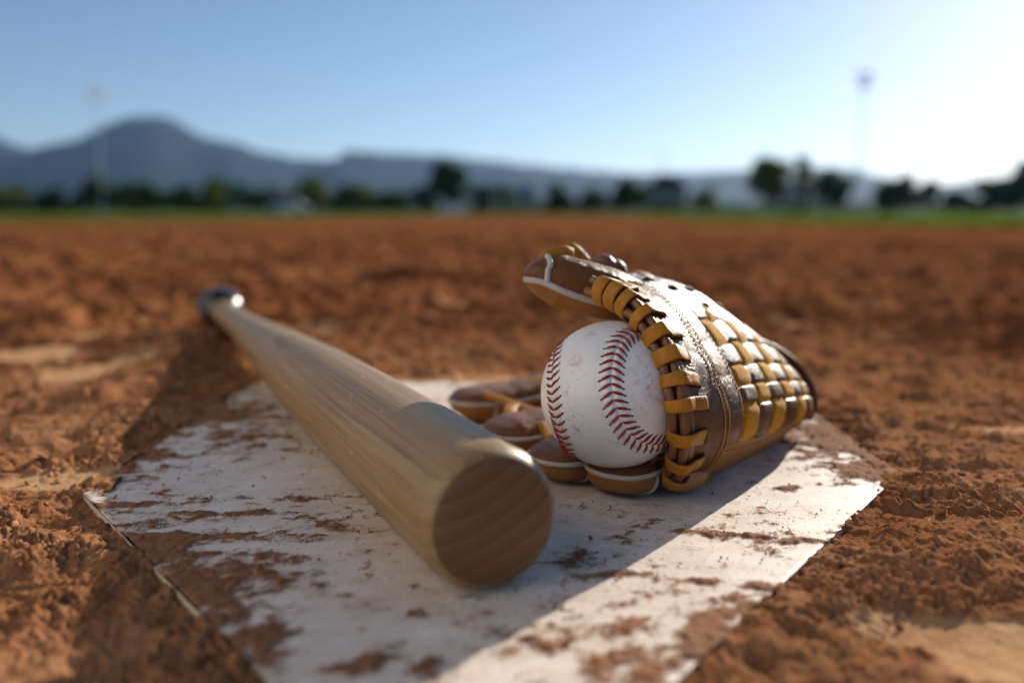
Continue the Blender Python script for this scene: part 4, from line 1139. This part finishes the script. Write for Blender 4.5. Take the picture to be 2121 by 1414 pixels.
def thumb_part(name, t0, t1, mat, parent, grow):
    m_ = 26
    V = []
    for i in range(nA):
        V.append(thumb_pt(np.full(m_, i), np.linspace(t0(i), t1(i), m_), grow))
    me = np_mesh(name, np.concatenate(V), grid_faces(nA, m_))
    bm = bmesh.new(); bm.from_mesh(me)
    bmesh.ops.contextual_create(bm, geom=[v for v in bm.verts if v.index < m_][:0])
    bmesh.ops.recalc_face_normals(bm, faces=bm.faces[:]); bm.to_mesh(me); bm.free()
    return gl(name, me, mat, parent)
th_lo = thumb_part('thumb_stall', lambda i: PIPE_TH[i] - R(200), lambda i: PIPE_TH[i] + R(3), MAT_TAN, None, 0.0)
thumb_part('thumb_back', lambda i: PIPE_TH[i] - R(2), lambda i: PIPE_TH[i] + R(162), MAT_PAD, th_lo, 0.0004)
iv = np.arange(0, nA - 6)
gl('piping', tube_mesh('piping', np.array([thumb_pt(np.array([i]), np.array([PIPE_TH[i]]), .0004)[0] for i in iv]), .0017, 10), MAT_PIPING, th_lo)
i0 = 12
gl('piping', tube_mesh('piping', np.array([thumb_pt(np.array([i0 + int(2 * math.sin(q))]), np.array([q]), .0006)[0] for q in np.linspace(PIPE_TH[i0], R(150), 16)]), .0016, 10), MAT_PIPING, th_lo)
gl('thumb_tip_cap', tube_mesh('thumb_tip_cap', [tc[0] + ttg[0] * .0015, tc[0] - ttg[0] * .0002, tc[0] - ttg[0] * .0008], np.array([tw[0], tw[0] * .8, tw[0] * .4]) * 1.0, 12), MAT_PAD, th_lo)

# loose lace ends and knots on top of the thumb
def strap3(name, pts, width, thick, mat, across=(0, 1, 0), parent=None, n_=28):
    c_ = spline(pts, n_); tg = unit(np.gradient(c_, axis=0)); sd_ = np.asarray(across, float)
    sd_ = unit(sd_ - tg * (tg @ sd_)[:, None]); nn = np.cross(sd_, tg)
    return gl(name, ribbon_mesh(name, c_, sd_, nn, width, thick), mat, parent)
strap3('lace_loop', [P(1124, 538, .452), P(1134, 530, .452), P(1152, 524, .453), P(1172, 521, .455), P(1186, 526, .458)], .0062, .0018, MAT_MUSTARD, across=(0, .35, 1))
strap3('lace_end', [P(1158, 522, .465), P(1172, 512, .466), P(1188, 514, .466), P(1204, 528, .467), P(1216, 542, .468)], .006, .0022, MAT_MUSTARD, across=(.5, .6, .6))
strap3('lace_end', [P(1215, 545, .478), P(1238, 546, .480), P(1262, 552, .481), P(1282, 566, .484), P(1300, 576, .487)], .007, .0022, MAT_CORD)
for (u, v, t, rr_) in ((1252, 553, .482, .0045), (1274, 560, .484, .0038)):
    c_ = P(u, v, t)
    gl('lace_knot', tube_mesh('lace_knot', [c_ + np.array([-.005, 0, .001]), c_ + np.array([-.002, .001, .003]), c_ + np.array([.002, -.001, .002]), c_ + np.array([.005, 0, -.002])], np.array([.5, .9, 1, 1, .9, .5]) * rr_, 10, 6), MAT_CORD)
c_ = P(1338, 580, .515)
bm = bmesh.new(); bmesh.ops.create_uvsphere(bm, u_segments=20, v_segments=12, radius=1, matrix=Matrix.Translation(c_.tolist()) @ Matrix.Rotation(R(25), 4, 'Y') @ Matrix.Diagonal((.0105, .0105, .0042, 1)))
me = bpy.data.meshes.new('button'); bm.to_mesh(me); bm.free(); gl('button', me, MAT_TAN)

# wrist strap behind the far end
strap3('wrist_strap', [P(1556, 700, .556), P(1600, 720, .560), P(1640, 752, .562), P(1668, 795, .560), P(1676, 832, .556), P(1662, 866, .552)], .012, .003, MAT_BROWN, across=(-.55, .8, .1), n_=40)

# finger stalls lying on the plate
def finger(tip_px, near_px, w, zr, root, hb, ht, lift_root, pad_mat=MAT_PAD):
    tip = G(*tip_px, zr); near = G(*near_px, zr)
    a0 = np.array([tip[0] * (near[1] + w) / tip[1], near[1] + w, zr])
    root = np.array(root); pts = [a0, lerp(a0, root, .33) + np.array([0, 0, 0]), lerp(a0, root, .66) + np.array([0, 0, lift_root * .35]), root + np.array([0, 0, lift_root])]
    n1 = 50; c_ = spline(pts, n1); tg = unit(np.gradient(c_, axis=0)); sd_ = unit(np.cross(tg, [0, 0, 1.0])); sd_ = np.where((sd_[:, 1] > 0)[:, None], -sd_, sd_); up_ = unit(np.cross(sd_, tg)); up_ = np.where((up_[:, 2] < 0)[:, None], -up_, up_)
    ln = np.linalg.norm(root - a0); kx = np.linspace(0, ln, n1)
    prof = np.sqrt(np.clip(1 - (1 - np.clip(kx / (w * 1.15), 0, 1)) ** 2.2, 0, 1)); prof[0] = .03
    ww_ = w * prof * (1 + .08 * np.sin(kx / ln * 3)); m_ = 22
    def shell(t0, t1, hgt, name, mat, parent, inset=1.0, zofs=0.0):
        V = []
        for i in range(n1):
            q = np.linspace(t0, t1, m_)
            cc_, sn_ = np.cos(q), np.sin(q)
            cx_ = np.sign(cc_) * np.abs(cc_) ** .6; sx_ = np.sign(sn_) * np.abs(sn_) ** .75
            crz = .0016 * fbm(np.full(m_, kx[i]), q * .006 + near_px[0], 130, 3, 5, .6) - .0011 * np.exp(-((kx[i] - w * 2.1 + .003 * np.sin(q * 2)) / .0016) ** 2)
            V.append(c_[i] + sd_[i] * (cx_ * ww_[i] * inset)[:, None] + up_[i] * (sx_ * (hgt + crz) * min(1, prof[i] * 1.0 + .0) + zofs)[:, None])
        me = np_mesh(name, np.concatenate(V), grid_faces(n1, m_)); bm = bmesh.new(); bm.from_mesh(me); bmesh.ops.recalc_face_normals(bm, faces=bm.faces[:]); bm.to_mesh(me); bm.free()
        return me
    f_ = gl('finger_stall', shell(0, -math.pi, hb, 'finger_stall', None, None), MAT_TAN)
    gl('finger_pad', shell(0, math.pi, ht, 'finger_pad', None, None, .965, -.0006), pad_mat, f_)
    lim = int(n1 * .96)
    rim_ = [c_[i] + sd_[i] * ww_[i] * .99 for i in range(lim, -1, -1)] + [c_[i] - sd_[i] * ww_[i] * .99 for i in range(1, lim)]
    rim_ = np.array(rim_); nzr = fbm(np.arange(len(rim_)) * .15, np.zeros(len(rim_)), 1, 2, int(near_px[0])) * .0006
    rim_[:, 2] += nzr + .0002
    gl('piping', tube_mesh('piping', rim_, .00125, 10), MAT_PIPING, f_)
    i = int(np.searchsorted(kx, w * 1.1)); q = np.linspace(-.02, -2.0, 9)
    wl_ = [c_[i] + sd_[i] * (np.sign(math.cos(b)) * abs(math.cos(b)) ** .6 * ww_[i] + .0003) + up_[i] * (-abs(math.sin(b)) ** .75 * (hb + .0003)) for b in q]
    gl('welt', tube_mesh('welt', np.array(wl_), .0011, 8), MAT_PIPING, f_)
    return f_
finger((1250, 990), (1305, 1010), .018, .0130, (0.092, .468, .0135), .0124, .006, .0)
finger((1107, 935), (1165, 977), .0195, .0130, (0.100, .492, .016), .0124, .007, .004)
finger((1003, 876), (1070, 921), .0225, .0125, (0.100, .545, .018), .0118, .0085, .012)
finger((931, 812), (1000, 846), .0215, .0150, (0.105, .625, .022), .0140, .008, .024)
# palm joining the finger stalls under and behind the ball
pal = [(0.055, .430), (0.085, .432), (0.112, .46), (0.135, .525), (0.13, .585), (0.09, .60), (0.05, .575), (0.045, .50)]
bm = bmesh.new(); pc_ = spline(pal + [pal[0]], 49)[:-1]
lo = [bm.verts.new((p[0], p[1], .001)) for p in pc_]; hi = [bm.verts.new((p[0], p[1], .0125)) for p in pc_]
bm.faces.new(hi); bm.faces.new(lo[::-1])
for k in range(48): bm.faces.new((lo[k], lo[(k + 1) % 48], hi[(k + 1) % 48], hi[k]))
bmesh.ops.recalc_face_normals(bm, faces=bm.faces[:])
me = bpy.data.meshes.new('palm'); bm.to_mesh(me); bm.free(); gl('palm', me, MAT_PAD, smooth=False)
# laces between the fingers
strap3('finger_lace', [P(1000, 815, .575), P(1035, 826, .562), P(1075, 840, .548), P(1106, 852, .535)], .006, .002, MAT_MUSTARD, across=(.3, .8, .3))
strap3('finger_lace', [P(1062, 838, .545), P(1056, 850, .535), P(1060, 866, .525), P(1070, 876, .52)], .008, .002, MAT_MUSTARD, across=(.9, .4, 0))
strap3('finger_lace', [P(1084, 892, .495), P(1100, 886, .498), P(1122, 892, .50), P(1150, 905, .50)], .0085, .002, MAT_MUSTARD, across=(.2, .9, .2))
strap3('finger_lace', [P(1128, 875, .50), P(1140, 900, .49), P(1158, 928, .475), P(1168, 934, .47)], .009, .002, MAT_MUSTARD, across=(.9, .4, 0))
strap3('finger_lace', [P(1050, 803, .60), P(1085, 795, .60), P(1125, 787, .60), P(1160, 782, .60)], .009, .002, MAT_SUEDE, across=(0, .9, .4))
# loop of lace peeking out under the ball by the edge
strap3('lace_loop', [P(1345, 965, .432), P(1352, 948, .430), P(1375, 945, .428), P(1392, 958, .428)], .005, .002, MAT_CORD, across=(0, 1, .2))
# rounded heel where the laced edge meets the ground
c_ = P(1412, 992, .430)
gl('edge_end', tube_mesh('edge_end', [P(1372, 988, .428), P(1398, 990, .428), P(1430, 990, .436), P(1458, 978, .446)], np.array([.004, .0062, .0068, .0066, .0055, .004]), 12, 6), MAT_TAN)

# ================================================================== haze
bm = bmesh.new(); box_bm(bm, -7200, 7200, -7200, 7200, -1.2, 420)
hz = bm_obj('haze', bm, None)
hm = bpy.data.materials.new('haze_air'); hm.use_nodes = True
hn = hm.node_tree; hn.nodes.clear()
ho = hn.nodes.new('ShaderNodeOutputMaterial'); hv_ = hn.nodes.new('ShaderNodeVolumePrincipled')
hv_.inputs['Color'].default_value = (0.36, 0.6, 1.0, 1); hv_.inputs['Density'].default_value = 0.000078; hv_.inputs['Anisotropy'].default_value = 0.35
hn.links.new(hv_.outputs[0], ho.inputs['Volume'])
hz.data.materials.append(hm)
tag(hz, 'thin bluish haze in the air in front of the mountains', 'haze', kind='stuff')
